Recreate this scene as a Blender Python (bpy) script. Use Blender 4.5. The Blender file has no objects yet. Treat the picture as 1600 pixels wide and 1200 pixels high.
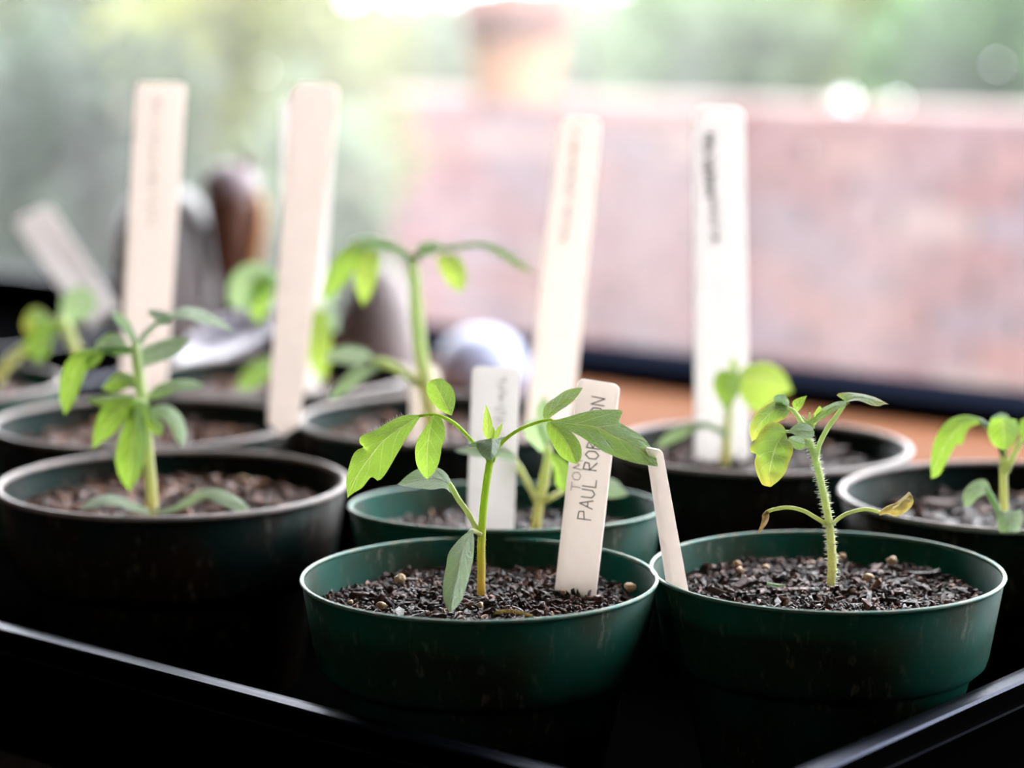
import bpy, bmesh, math, random
from mathutils import Vector, Matrix, noise
random.seed(7)
R = random.Random(11)
C = bpy.context.scene
COL = C.collection

# ------------------------------------------------------------------ camera
F_PX = 3700.0
PITCH = math.radians(9)
CAM = Vector((0, 0, 0.332))
FW = Vector((0, math.cos(PITCH), -math.sin(PITCH)))
UP = Vector((0, math.sin(PITCH), math.cos(PITCH)))
RT = Vector((1, 0, 0))
def P(px, py, d):
    return CAM + d * (FW + RT * ((px - 800) / F_PX) + UP * ((600 - py) / F_PX))
cd = bpy.data.cameras.new('camera'); cam = bpy.data.objects.new('camera', cd); COL.objects.link(cam)
cam.location = CAM; cam.rotation_euler = (math.radians(90) - PITCH, 0, 0)
cd.sensor_width = 36; cd.lens = F_PX / 1600 * 36; cd.clip_start = .01; cd.clip_end = 200
cd.dof.use_dof = True; cd.dof.focus_distance = 0.945; cd.dof.aperture_fstop = 4.3
cd.dof.aperture_blades = 0
C.camera = cam

# ------------------------------------------------------------------ light
A40 = math.radians(40)
U = Vector((math.cos(A40), -math.sin(A40), 0))      # along the window, towards the right
N = Vector((math.sin(A40), math.cos(A40), 0))       # through the window, outwards
Z = Vector((0, 0, 1))
def W(u, n, z=0.0):
    return U * u + N * n + Z * z
w = bpy.data.worlds.new('overcast'); C.world = w; w.use_nodes = True
nt = w.node_tree; bg = nt.nodes['Background']
tc = nt.nodes.new('ShaderNodeTexCoord'); sx = nt.nodes.new('ShaderNodeSeparateXYZ')
rp = nt.nodes.new('ShaderNodeValToRGB')
nt.links.new(tc.outputs['Generated'], sx.inputs[0]); nt.links.new(sx.outputs['Z'], rp.inputs[0])
nt.links.new(rp.outputs[0], bg.inputs[0])
rp.color_ramp.elements[0].position = 0.0; rp.color_ramp.elements[0].color = (.90, .94, 1, 1)
rp.color_ramp.elements[1].position = 1.0; rp.color_ramp.elements[1].color = (1, 1, 1, 1)
bg.inputs[1].default_value = 8.7
pl = bpy.data.lights.new('window_portal', 'AREA'); pl.shape = 'RECTANGLE'; pl.size = 4.3; pl.size_y = 1.72
pl.cycles.is_portal = True
po = bpy.data.objects.new('window_portal', pl); COL.objects.link(po)
po.location = W(-1.25, 1.84, .90)
po.rotation_euler = Matrix((U, Z, N)).transposed().to_euler()   # local -Z looks back into the room
pl2 = bpy.data.lights.new('fill_light', 'AREA'); pl2.shape = 'DISK'; pl2.size = 0.8; pl2.energy = 1.8; pl2.color = (1, .72, .55)  # unseen warm fill light added on the camera side for the pot fronts
po2 = bpy.data.objects.new('fill_light', pl2); COL.objects.link(po2); po2.location = W(-.5, -1.2, 1.45)
po2.rotation_euler = (W(-.7, .8, .1) - po2.location).to_track_quat('-Z', 'Y').to_euler()
C.view_settings.view_transform = 'Standard'; C.view_settings.look = 'None'
C.view_settings.exposure = 0.28; C.view_settings.gamma = 1; C.view_settings.use_curve_mapping = False
C.cycles.use_denoising = True; C.cycles.denoising_input_passes = 'RGB_ALBEDO'
C.cycles.max_bounces = 10; C.cycles.transparent_max_bounces = 16
C.cycles.sample_clamp_indirect = 6

# ------------------------------------------------------------------ helpers
def tag(o, label=None, cat=None, group=None, kind=None):
    if label: o['label'] = label
    if cat: o['category'] = cat
    if group: o['group'] = group
    if kind: o['kind'] = kind
    return o
def empty(name, loc, label=None, cat=None, group=None, kind=None):
    o = bpy.data.objects.new(name, None); o.empty_display_size = .02; o.location = loc; COL.objects.link(o)
    return tag(o, label, cat, group, kind)
def worldloc(o):
    v = Vector((0, 0, 0))
    while o is not None:
        v += o.location; o = o.parent
    return v
def mesh(name, verts, faces, mat, parent=None, smooth=True, uvs=None, origin=None):
    """one mesh object from world coordinates; the origin goes to the parent's place (or to origin)"""
    base = worldloc(parent) if parent else (origin if origin is not None else Vector((0, 0, 0)))
    me = bpy.data.meshes.new(name)
    me.from_pydata([tuple(Vector(v) - base) for v in verts], [], faces)
    if smooth:
        me.polygons.foreach_set('use_smooth', [True] * len(me.polygons))
    if uvs:
        ul = me.uv_layers.new(name='UVMap')
        for lp in me.loops: ul.data[lp.index].uv = uvs[lp.vertex_index]
    me.materials.append(mat); me.update()
    o = bpy.data.objects.new(name, me); COL.objects.link(o)
    if parent: o.parent = parent
    else: o.location = base
    return o
class MB:
    def __init__(s): s.v = []; s.f = []
    def add(s, v, f):
        k = len(s.v); s.v += [Vector(x) for x in v]; s.f += [tuple(i + k for i in q) for q in f]
    def box(s, c, ax, ay, az):
        v = [c + ax * a + ay * b + az * d for a in (-1, 1) for b in (-1, 1) for d in (-1, 1)]
        s.add(v, [(0, 1, 3, 2), (4, 6, 7, 5), (0, 4, 5, 1), (2, 3, 7, 6), (0, 2, 6, 4), (1, 5, 7, 3)])
    def build(s, name, mat, parent=None, smooth=False, origin=None, bevel=0):
        o = mesh(name, s.v, s.f, mat, parent, smooth, origin=origin)
        if bevel:
            b = o.modifiers.new('bevel', 'BEVEL'); b.width = bevel; b.segments = 3; b.limit_method = 'ANGLE'
        return o
def ubox(mb, u0, u1, n0, n1, z0, z1):
    mb.box(W((u0 + u1) / 2, (n0 + n1) / 2, (z0 + z1) / 2), U * abs(u1 - u0) / 2, N * abs(n1 - n0) / 2, Z * (z1 - z0) / 2)
def cr(pts, n):
    """Catmull-Rom through points (tuples of any length), n samples spaced evenly by arc length"""
    p = [list(map(float, q)) for q in pts]
    if len(p) == 2: dense = [[a + (b - a) * i / 20 for a, b in zip(*p)] for i in range(21)]
    else:
        q = [[2 * a - b for a, b in zip(p[0], p[1])]] + p + [[2 * a - b for a, b in zip(p[-1], p[-2])]]
        dense = []
        for i in range(1, len(q) - 2):
            for k in range(12):
                t = k / 12
                dense.append([.5 * (2 * b + (c - a) * t + (2 * a - 5 * b + 4 * c - d) * t * t + (3 * b - a - 3 * c + d) * t ** 3)
                              for a, b, c, d in zip(q[i - 1], q[i], q[i + 1], q[i + 2])])
        dense.append(p[-1])
    L = [0]
    for a, b in zip(dense, dense[1:]): L.append(L[-1] + math.hypot(a[0] - b[0], a[1] - b[1]) + 1e-9)
    out = []; j = 0
    for i in range(n):
        s = L[-1] * i / (n - 1)
        while j < len(L) - 2 and L[j + 1] < s: j += 1
        t = (s - L[j]) / (L[j + 1] - L[j])
        out.append([a + (b - a) * min(max(t, 0), 1) for a, b in zip(dense[j], dense[j + 1])])
    return out
def tube_geo(pts, rad, sides=8):
    v = []; f = []; n = len(pts)
    prev = None
    for i, p in enumerate(pts):
        t = (pts[min(i + 1, n - 1)] - pts[max(i - 1, 0)]).normalized()
        a = t.orthogonal().normalized() if prev is None else (prev - t * prev.dot(t)).normalized()
        prev = a; b = t.cross(a)
        for k in range(sides):
            th = 2 * math.pi * k / sides
            v.append(p + (a * math.cos(th) + b * math.sin(th)) * rad[i])
    for i in range(n - 1):
        for k in range(sides):
            f.append((i * sides + k, i * sides + (k + 1) % sides, (i + 1) * sides + (k + 1) % sides, (i + 1) * sides + k))
    f.append(tuple(range(sides))[::-1]); f.append(tuple((n - 1) * sides + k for k in range(sides)))
    return v, f
def ptube(name, parent, pts, mat, d, n=18, sides=8):
    """tube through (px, py, radius_px, dz_mm) traced points at depth d"""
    q = [(a[0], a[1], a[2], a[3] if len(a) > 3 else 0) for a in pts]
    s = cr(q, n)
    P3 = [P(a[0], a[1], d + a[3] / 1000) for a in s]
    rr = [max(a[2], .4) * (d + a[3] / 1000) / F_PX for a in s]
    v, f = tube_geo(P3, rr, sides)
    return mesh(name, v, f, mat, parent), P3, rr
def leaf(name, parent, L, M, Rr, d, mat, dz=(0, 0), tilt=0.0, fold=1.2, wav=.4, ns=22, nt_=5):
    """leaf blade spanned between left edge, midrib and right edge; dz = depth along the midrib in mm;
    tilt = how much farther the left edge is than the right one (mm); fold = how far the edges bend back"""
    a, m, b = cr(L, ns), cr(M, ns), cr(Rr, ns)
    seed = R.random() * 50
    v = []; uv = []; f = []
    nd = len(dz)
    wmax = max(1e-6, max(math.hypot(p[0] - q[0], p[1] - q[1]) for p, q in zip(a, b)))
    for i in range(ns):
        s = i / (ns - 1); k = s * (nd - 1); j = min(int(k), nd - 2); z0 = dz[j] + (dz[j + 1] - dz[j]) * (k - j)
        wloc = math.hypot(a[i][0] - b[i][0], a[i][1] - b[i][1]) / wmax
        for c in range(-nt_, nt_ + 1):
            t = c / nt_; e = a if t < 0 else b; q = abs(t)
            x = m[i][0] + (e[i][0] - m[i][0]) * q; y = m[i][1] + (e[i][1] - m[i][1]) * q
            z = z0 - tilt * t * wloc + fold * wloc * (q ** 1.5) + wav * wloc * noise.noise(Vector((s * 5 + seed, t * 2.2, seed)))
            z -= .35 * wloc * math.exp(-(q / .12) ** 2)
            v.append(P(x, y, d + z / 1000)); uv.append((t * .5 + .5, s))
    w_ = 2 * nt_ + 1
    for i in range(ns - 1):
        for c in range(w_ - 1):
            k = i * w_ + c; f.append((k, k + 1, k + w_ + 1, k + w_))
    return mesh(name, v, f, mat, parent, uvs=uv)
def lathe_geo(prof, seg=48, c=Vector((0, 0, 0)), mat3=None, wob=0.0, close=False):
    v = []; f = []; n = len(prof)
    for i, (r, z) in enumerate(prof):
        for k in range(seg):
            th = 2 * math.pi * k / seg
            rr = r * (1 + wob * math.cos(2 * th + .7))
            p = Vector((rr * math.cos(th), rr * math.sin(th), z))
            if mat3 is not None: p = mat3 @ p
            v.append(p + c)
    for i in range(n - 1 if not close else n):
        for k in range(seg):
            j = (i + 1) % n
            f.append((i * seg + k, i * seg + (k + 1) % seg, j * seg + (k + 1) % seg, j * seg + k))
    if not close:
        f.append(tuple(range(seg))[::-1]); f.append(tuple((n - 1) * seg + k for k in range(seg)))
    return v, f

# ------------------------------------------------------------------ materials
def material(name):
    m = bpy.data.materials.new(name); m.use_nodes = True
    return m, m.node_tree.nodes, m.node_tree.links, m.node_tree.nodes['Principled BSDF']
def simple(name, col, rough=.5, spec=.5, metallic=0, nscale=0, ncol=None, bump=0, bscale=60, sheen=0, coords='Object'):
    m, n, l, b = material(name)
    b.inputs['Base Color'].default_value = (*col, 1); b.inputs['Roughness'].default_value = rough
    b.inputs['Specular IOR Level'].default_value = spec; b.inputs['Metallic'].default_value = metallic
    if sheen: b.inputs['Sheen Weight'].default_value = sheen
    t = n.new('ShaderNodeTexCoord')
    if nscale:
        a = n.new('ShaderNodeTexNoise'); a.inputs['Scale'].default_value = nscale; a.inputs['Detail'].default_value = 6
        r = n.new('ShaderNodeValToRGB'); r.color_ramp.elements[0].position = .35; r.color_ramp.elements[1].position = .68
        r.color_ramp.elements[0].color = (*col, 1); r.color_ramp.elements[1].color = (*(ncol or col), 1)
        l.new(t.outputs[coords], a.inputs[0]); l.new(a.outputs[0], r.inputs[0]); l.new(r.outputs[0], b.inputs['Base Color'])
    if bump:
        a = n.new('ShaderNodeTexNoise'); a.inputs['Scale'].default_value = bscale; a.inputs['Detail'].default_value = 5
        bp = n.new('ShaderNodeBump'); bp.inputs['Strength'].default_value = bump; bp.inputs['Distance'].default_value = .002
        l.new(t.outputs[coords], a.inputs[0]); l.new(a.outputs[0], bp.inputs['Height']); l.new(bp.outputs[0], b.inputs['Normal'])
    return m
def add_translucent(m, col, fac):
    n, l = m.node_tree.nodes, m.node_tree.links
    b = n['Principled BSDF']; out = n['Material Output']
    tr = n.new('ShaderNodeBsdfTranslucent'); tr.inputs[0].default_value = (*col, 1)
    mx = n.new('ShaderNodeMixShader'); mx.inputs[0].default_value = fac
    l.new(b.outputs[0], mx.inputs[1]); l.new(tr.outputs[0], mx.inputs[2]); l.new(mx.outputs[0], out.inputs[0])
    return tr, mx
def leaf_mat(name, col, vein, tcol, tfac, spots=None, rough=.55, margin=None):
    m, n, l, b = material(name)
    b.inputs['Roughness'].default_value = rough; b.inputs['Sheen Weight'].default_value = 1
    b.inputs['Sheen Roughness'].default_value = .3; b.inputs['Specular IOR Level'].default_value = .5
    uv = n.new('ShaderNodeUVMap'); sp = n.new('ShaderNodeSeparateXYZ'); l.new(uv.outputs[0], sp.inputs[0])
    def ma(op, a, b_=None, c_=None):
        q = n.new('ShaderNodeMath'); q.operation = op
        for i, x in enumerate((a, b_, c_)):
            if x is None: continue
            if isinstance(x, (int, float)): q.inputs[i].default_value = x
            else: l.new(x, q.inputs[i])
        return q.outputs[0]
    au = ma('ABSOLUTE', ma('SUBTRACT', ma('MULTIPLY', sp.outputs[0], 2), 1))
    mid = ma('SUBTRACT', 1, ma('SMOOTH_MIN', ma('DIVIDE', au, .055), 1, .3))
    side = ma('PINGPONG', ma('SUBTRACT', ma('MULTIPLY', sp.outputs[1], 5.2), ma('MULTIPLY', au, 1.5)), .5)
    sv = ma('MAXIMUM', ma('SUBTRACT', 1, ma('DIVIDE', side, .06)), 0)
    sv = ma('MULTIPLY', sv, ma('SUBTRACT', 1, ma('MULTIPLY', au, .75)))
    v = ma('MAXIMUM', ma('MAXIMUM', mid, 0), ma('MULTIPLY', sv, .75))
    tex = n.new('ShaderNodeTexCoord')
    vo = n.new('ShaderNodeTexVoronoi'); vo.feature = 'DISTANCE_TO_EDGE'; vo.inputs['Scale'].default_value = 620
    l.new(tex.outputs['Object'], vo.inputs['Vector'])
    cell = ma('MULTIPLY', ma('SUBTRACT', 1, ma('MINIMUM', ma('DIVIDE', vo.outputs['Distance'], .08), 1)), .28)
    v2 = ma('MINIMUM', ma('ADD', v, cell), 1)
    nz = n.new('ShaderNodeTexNoise'); nz.inputs['Scale'].default_value = 90; l.new(tex.outputs['Object'], nz.inputs[0])
    mx = n.new('ShaderNodeMixRGB'); mx.inputs[1].default_value = (*col, 1); mx.inputs[2].default_value = (*vein, 1)
    l.new(ma('MINIMUM', ma('MULTIPLY', v2, .95), 1), mx.inputs[0])
    last = mx.outputs[0]
    mb = n.new('ShaderNodeMixRGB'); mb.blend_type = 'MULTIPLY'; mb.inputs[0].default_value = .5
    r0 = n.new('ShaderNodeValToRGB'); r0.color_ramp.elements[0].color = (.72, .78, .7, 1); r0.color_ramp.elements[1].color = (1.1, 1.08, 1, 1)
    l.new(nz.outputs[0], r0.inputs[0]); l.new(last, mb.inputs[1]); l.new(r0.outputs[0], mb.inputs[2]); last = mb.outputs[0]
    if margin:
        mm = n.new('ShaderNodeMixRGB'); mm.inputs[2].default_value = (*margin, 1)
        q = ma('MAXIMUM', ma('MULTIPLY', ma('SUBTRACT', sp.outputs[1], .55), 1.8), ma('MULTIPLY', ma('SUBTRACT', au, .6), 1.4))
        q = ma('MINIMUM', ma('MAXIMUM', ma('MULTIPLY', q, ma('ADD', nz.outputs[0], .5)), 0), .9)
        l.new(q, mm.inputs[0]); l.new(last, mm.inputs[1]); last = mm.outputs[0]
    l.new(last, b.inputs['Base Color'])
    bp = n.new('ShaderNodeBump'); bp.inputs['Strength'].default_value = .9; bp.inputs['Distance'].default_value = .0009
    bp.invert = True
    l.new(v2, bp.inputs['Height']); l.new(bp.outputs[0], b.inputs['Normal'])
    tr, mix = add_translucent(m, tcol, tfac)
    m2 = n.new('ShaderNodeMixRGB'); m2.inputs[1].default_value = (*tcol, 1); m2.inputs[2].default_value = tuple(min(1, c * 1.3 + .22) for c in tcol) + (1,)
    l.new(v, m2.inputs[0])
    if margin:
        m3 = n.new('ShaderNodeMixRGB'); m3.inputs[2].default_value = (.85, .72, .10, 1); l.new(q, m3.inputs[0]); l.new(m2.outputs[0], m3.inputs[1])
        l.new(m3.outputs[0], tr.inputs[0])
    else: l.new(m2.outputs[0], tr.inputs[0])
    return m
M_LEAF = leaf_mat('tomato_leaf', (.14, .29, .11), (.62, .76, .54), (.48, .76, .08), .46)
M_YLEAF = leaf_mat('yellowing_leaf', (.20, .34, .12), (.62, .72, .42), (.44, .68, .10), .46, margin=(.55, .48, .08))
M_COTY = leaf_mat('seed_leaf', (.40, .56, .37), (.70, .80, .64), (.55, .80, .32), .40)
M_BUD = leaf_mat('young_leaf', (.30, .46, .08), (.60, .70, .3), (.56, .78, .10), .46)
M_GREY = leaf_mat('downy_leaf', (.42, .52, .44), (.62, .70, .62), (.40, .6, .3), .28)
M_WITHER = simple('withered_leaf', (.42, .36, .10), .7, nscale=300, ncol=(.50, .38, .16), bump=.6, bscale=400)
add_translucent(M_WITHER, (.7, .55, .15), .35)
M_BROWN = simple('dried_leaf', (.38, .24, .10), .7, nscale=300, ncol=(.55, .42, .22)); add_translucent(M_BROWN, (.6, .4, .15), .3)
def stem_mat(name, lo, hi, z0, z1, t=.3):
    m, n, l, b = material(name); b.inputs['Roughness'].default_value = .45; b.inputs['Sheen Weight'].default_value = 1; b.inputs['Sheen Roughness'].default_value = .3
    tcn = n.new('ShaderNodeTexCoord'); s = n.new('ShaderNodeSeparateXYZ'); mr = n.new('ShaderNodeMapRange')
    mr.inputs[1].default_value = z0; mr.inputs[2].default_value = z1; r = n.new('ShaderNodeMixRGB')
    r.inputs[1].default_value = (*lo, 1); r.inputs[2].default_value = (*hi, 1)
    l.new(tcn.outputs['Object'], s.inputs[0]); l.new(s.outputs[2], mr.inputs[0]); l.new(mr.outputs[0], r.inputs[0]); l.new(r.outputs[0], b.inputs['Base Color'])
    tr, mx = add_translucent(m, hi, t)
    l.new(r.outputs[0], tr.inputs[0])
    return m
M_STEM = stem_mat('stem_yellow_to_green', (.80, .62, .17), (.62, .80, .12), .002, .030, .45)
M_STEMP = stem_mat('pale_stem', (.80, .76, .36), (.74, .86, .46), .002, .045, .45)
M_HAIR = simple('plant_hair', (.9, .92, .85), .4); add_translucent(M_HAIR, (.95, .97, .9), .5)

def pot_mat(name, col, tcol, tf, rough=.42):
    m, n, l, b = material(name)
    t = n.new('ShaderNodeTexCoord'); mp = n.new('ShaderNodeMapping'); mp.inputs['Scale'].default_value = (1, 1, .35)
    l.new(t.outputs['Object'], mp.inputs[0])
    a = n.new('ShaderNodeTexNoise'); a.inputs['Scale'].default_value = 260; a.inputs['Detail'].default_value = 8; a.inputs['Roughness'].default_value = .7
    c = n.new('ShaderNodeTexNoise'); c.inputs['Scale'].default_value = 22; c.inputs['Detail'].default_value = 3
    l.new(mp.outputs[0], a.inputs[0]); l.new(t.outputs['Object'], c.inputs[0])
    r = n.new('ShaderNodeValToRGB'); r.color_ramp.elements[0].position = .555; r.color_ramp.elements[1].position = .70
    r.color_ramp.elements[0].color = (0, 0, 0, 1); r.color_ramp.elements[1].color = (1, 1, 1, 1)
    l.new(a.outputs[0], r.inputs[0])
    r2 = n.new('ShaderNodeValToRGB'); r2.color_ramp.elements[0].position = .38; r2.color_ramp.elements[1].position = .60
    l.new(c.outputs[0], r2.inputs[0])
    mu = n.new('ShaderNodeMath'); mu.operation = 'MULTIPLY'; l.new(r.outputs[0], mu.inputs[0]); l.new(r2.outputs[0], mu.inputs[1])
    base = n.new('ShaderNodeMixRGB'); base.inputs[1].default_value = (*col, 1)
    base.inputs[2].default_value = (col[0] * 2 + .010, col[1] * .35 + .006, col[2] * .25 + .004, 1)
    l.new(r2.outputs[0], base.inputs[0])
    mx = n.new('ShaderNodeMixRGB'); mx.inputs[2].default_value = (.17, .18, .155, 1)
    l.new(mu.outputs[0], mx.inputs[0]); l.new(base.outputs[0], mx.inputs[1]); l.new(mx.outputs[0], b.inputs['Base Color'])
    b.inputs['Roughness'].default_value = rough; b.inputs['Specular IOR Level'].default_value = .05; b.inputs['Specular Tint'].default_value = (.45, .85, .80, 1)
    bp = n.new('ShaderNodeBump'); bp.inputs['Strength'].default_value = .12; bp.inputs['Distance'].default_value = .0005
    l.new(a.outputs[0], bp.inputs['Height']); l.new(bp.outputs[0], b.inputs['Normal'])
    add_translucent(m, tcol, tf)
    return m
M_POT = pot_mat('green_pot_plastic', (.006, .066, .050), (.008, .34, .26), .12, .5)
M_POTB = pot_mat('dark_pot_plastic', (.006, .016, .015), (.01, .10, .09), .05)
M_RIMG = simple('green_pot_lip', (.06, .26, .22), .4, nscale=200, ncol=(.25, .30, .22))
M_RIMD = simple('worn_sky_lit_lip', (.26, .25, .25), .45, nscale=150, ncol=(.42, .33, .30), bump=.3, bscale=200)  # worn lip, its colour lightened for the sky it reflects

def soil_mat(name, a, b_, c_, lite):
    m, n, l, b = material(name)
    g = n.new('ShaderNodeNewGeometry'); r = n.new('ShaderNodeValToRGB'); e = r.color_ramp.elements
    r.color_ramp.interpolation = 'CONSTANT'
    e[0].position = 0; e[0].color = (*a, 1); e[1].position = .45; e[1].color = (*b_, 1)
    q = e.new(.78); q.color = (*c_, 1); q = e.new(.965); q.color = (*lite, 1)
    l.new(g.outputs['Random Per Island'], r.inputs[0]); l.new(r.outputs[0], b.inputs['Base Color'])
    b.inputs['Roughness'].default_value = .40; b.inputs['Specular IOR Level'].default_value = .36
    t = n.new('ShaderNodeTexCoord'); no = n.new('ShaderNodeTexNoise'); no.inputs['Scale'].default_value = 900; no.inputs['Detail'].default_value = 5
    bp = n.new('ShaderNodeBump'); bp.inputs['Strength'].default_value = .8; bp.inputs['Distance'].default_value = .0006
    l.new(t.outputs['Object'], no.inputs[0]); l.new(no.outputs[0], bp.inputs['Height']); l.new(bp.outputs[0], b.inputs['Normal'])
    return m
M_SOIL = soil_mat('dark_compost', (.014, .0065, .006), (.055, .022, .018), (.14, .062, .050), (.34, .18, .12))
M_SOILB = soil_mat('brown_compost', (.055, .022, .016), (.18, .075, .050), (.30, .14, .10), (.50, .27, .16))
M_PEB = simple('tan_grit', (.55, .33, .17), .5, nscale=300, ncol=(.80, .62, .42), bump=.3, bscale=500)
M_TRAY = simple('black_tray_plastic', (.002, .0025, .004), .38, .30, bump=.08, bscale=300)
M_TRAY.node_tree.nodes['Principled BSDF'].inputs['Specular Tint'].default_value = (.30, .45, 1, 1)  # blue sky reflection put into the highlight colour of the rim
M_TRAYIN = simple('matt_black_plastic', (.0014, .0014, .0016), 1, 0)
M_FRAME = simple('black_frame_paint', (.006, .008, .015), .9, .0)
M_WOOD = None
def wood():
    m, n, l, b = material('orange_wood')
    t = n.new('ShaderNodeTexCoord'); mp = n.new('ShaderNodeMapping'); mp.inputs['Scale'].default_value = (3, 26, 26)
    mp.inputs['Rotation'].default_value = (0, 0, A40)
    a = n.new('ShaderNodeTexNoise'); a.inputs['Scale'].default_value = 3; a.inputs['Detail'].default_value = 7; a.inputs['Distortion'].default_value = .6
    r = n.new('ShaderNodeValToRGB'); r.color_ramp.elements[0].color = (.10, .03, .009, 1); r.color_ramp.elements[1].color = (.23, .08, .024, 1)
    l.new(t.outputs['Object'], mp.inputs[0]); l.new(mp.outputs[0], a.inputs[0]); l.new(a.outputs[0], r.inputs[0]); l.new(r.outputs[0], b.inputs['Base Color'])
    b.inputs['Roughness'].default_value = .75; b.inputs['Specular IOR Level'].default_value = .08
    return m
M_WOOD = wood()
def marker_mat(name, col, dirt, tcol, tf, streak=True):
    m, n, l, b = material(name)
    t = n.new('ShaderNodeTexCoord'); mp = n.new('ShaderNodeMapping'); mp.inputs['Scale'].default_value = (140, 140, 6)
    a = n.new('ShaderNodeTexNoise'); a.inputs['Scale'].default_value = 1.6; a.inputs['Detail'].default_value = 5
    r = n.new('ShaderNodeValToRGB'); r.color_ramp.elements[0].position = .3; r.color_ramp.elements[1].position = .7
    r.color_ramp.elements[0].color = (*dirt, 1); r.color_ramp.elements[1].color = (*col, 1)
    l.new(t.outputs['Object'], mp.inputs[0]); l.new(mp.outputs[0] if streak else t.outputs['Object'], a.inputs[0])
    if not streak: a.inputs['Scale'].default_value = 60
    l.new(a.outputs[0], r.inputs[0]); l.new(r.outputs[0], b.inputs['Base Color']); b.inputs['Roughness'].default_value = .5
    add_translucent(m, tcol, tf)
    return m
M_WMARK = marker_mat('pale_wood', (.90, .86, .82), (.85, .78, .73), (1, .93, .88), .52)
M_PMARK = marker_mat('white_plastic', (.88, .87, .86), (.83, .82, .82), (1, .97, .95), .54, False)
M_INK = simple('pen_ink', (.06, .04, .045), .6)
M_INKL = simple('faded_ink', (.42, .32, .30), .6)
M_INKG = simple('grey_ink', (.30, .28, .30), .6)

# ------------------------------------------------------------------ room shell and window
M_PLAST = simple('wall_plaster', (.10, .085, .075), .85, nscale=3, ncol=(.12, .10, .09))
M_FLOOR = simple('dark_floor', (.010, .008, .007), .8, .2, nscale=6, ncol=(.016, .013, .011))
WIN = 1.668
def struct(name, mb, mat, label, bevel=0):
    o = mb.build(name, mat, bevel=bevel); return tag(o, label, None, None, 'structure')
mb = MB(); ubox(mb, -4.2, 1.8, -2.2, WIN + .2, -.9, -.85); struct('floor', mb, M_FLOOR, 'dark floor of the room')
mb = MB(); ubox(mb, -4.2, 1.8, -2.2, WIN + .2, 1.85, 1.9); struct('ceiling', mb, M_PLAST, 'pale ceiling of the room')
mb = MB(); ubox(mb, -4.3, -4.2, -2.2, WIN + .2, -.9, 1.9); struct('wall_left', mb, M_PLAST, 'plaster side wall left of the window')
mb = MB(); ubox(mb, 1.8, 1.9, -2.2, WIN + .2, -.9, 1.9); struct('wall_right', mb, M_PLAST, 'plaster side wall right of the window')
mb = MB(); ubox(mb, -4.2, 1.8, -2.3, -2.2, -.9, 1.9); struct('wall_front', mb, M_PLAST, 'plaster wall behind the camera')
mb = MB()
ubox(mb, -4.2, 1.8, WIN, WIN + .1, -.9, -.001); ubox(mb, -4.2, 1.8, WIN, WIN + .2, 1.75, 1.85)
ubox(mb, -4.2, -3.4, WIN, WIN + .2, -.001, 1.75); ubox(mb, .9, 1.8, WIN, WIN + .2, -.001, 1.75)
struct('wall_back', mb, M_PLAST, 'wall holding the wide window')
wn = empty('window_1', W(-1.25, WIN, 0), 'wide window with a black frame and a hazy pane', None, None, 'structure')
mb = MB()
ubox(mb, -3.4, .9, WIN, WIN + .088, 0, .020); ubox(mb, -3.4, .9, WIN + .0885, WIN + .10, -.1, .012)
ubox(mb, -3.4, .9, WIN + .05, WIN + .13, 1.70, 1.75); ubox(mb, -3.4, -3.34, WIN + .05, WIN + .13, .026, 1.7); ubox(mb, .84, .9, WIN + .05, WIN + .13, .026, 1.7)
mb.build('window_frame', M_FRAME, wn, bevel=.004)
mg = bpy.data.materials.new('haze_flare_glass'); mg.use_nodes = True
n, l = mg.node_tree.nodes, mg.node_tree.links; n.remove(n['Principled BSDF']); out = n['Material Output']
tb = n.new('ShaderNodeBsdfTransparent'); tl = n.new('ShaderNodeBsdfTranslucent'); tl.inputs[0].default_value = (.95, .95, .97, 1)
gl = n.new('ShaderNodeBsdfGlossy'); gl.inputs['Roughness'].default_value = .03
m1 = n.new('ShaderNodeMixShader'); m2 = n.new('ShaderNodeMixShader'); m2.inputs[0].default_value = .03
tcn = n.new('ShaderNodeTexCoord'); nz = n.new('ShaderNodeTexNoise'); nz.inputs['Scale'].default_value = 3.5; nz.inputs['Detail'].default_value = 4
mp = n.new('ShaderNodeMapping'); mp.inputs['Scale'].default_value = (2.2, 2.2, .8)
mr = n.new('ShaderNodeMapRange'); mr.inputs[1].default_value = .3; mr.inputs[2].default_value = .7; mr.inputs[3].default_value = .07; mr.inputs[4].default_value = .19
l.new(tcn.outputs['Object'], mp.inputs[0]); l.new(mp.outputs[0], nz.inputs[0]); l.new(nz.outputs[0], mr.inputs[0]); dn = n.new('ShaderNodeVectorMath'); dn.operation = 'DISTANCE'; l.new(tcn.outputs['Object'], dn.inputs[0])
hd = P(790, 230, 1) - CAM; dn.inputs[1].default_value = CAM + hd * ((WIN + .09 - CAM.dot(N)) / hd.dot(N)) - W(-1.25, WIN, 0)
fr = n.new('ShaderNodeMapRange'); fr.interpolation_type = 'SMOOTHSTEP'; fr.inputs[1].default_value = .08; fr.inputs[2].default_value = .62; fr.inputs[3].default_value = .58; fr.inputs[4].default_value = .33  # haze thickens around one point, lens flare put into the glass
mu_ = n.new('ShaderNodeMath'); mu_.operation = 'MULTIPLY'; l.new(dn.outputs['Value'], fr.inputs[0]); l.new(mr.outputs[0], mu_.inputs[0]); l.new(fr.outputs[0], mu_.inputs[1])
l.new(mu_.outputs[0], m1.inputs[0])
l.new(tb.outputs[0], m1.inputs[1]); l.new(tl.outputs[0], m1.inputs[2]); l.new(m1.outputs[0], m2.inputs[1]); l.new(gl.outputs[0], m2.inputs[2]); l.new(m2.outputs[0], out.inputs[0])
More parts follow.
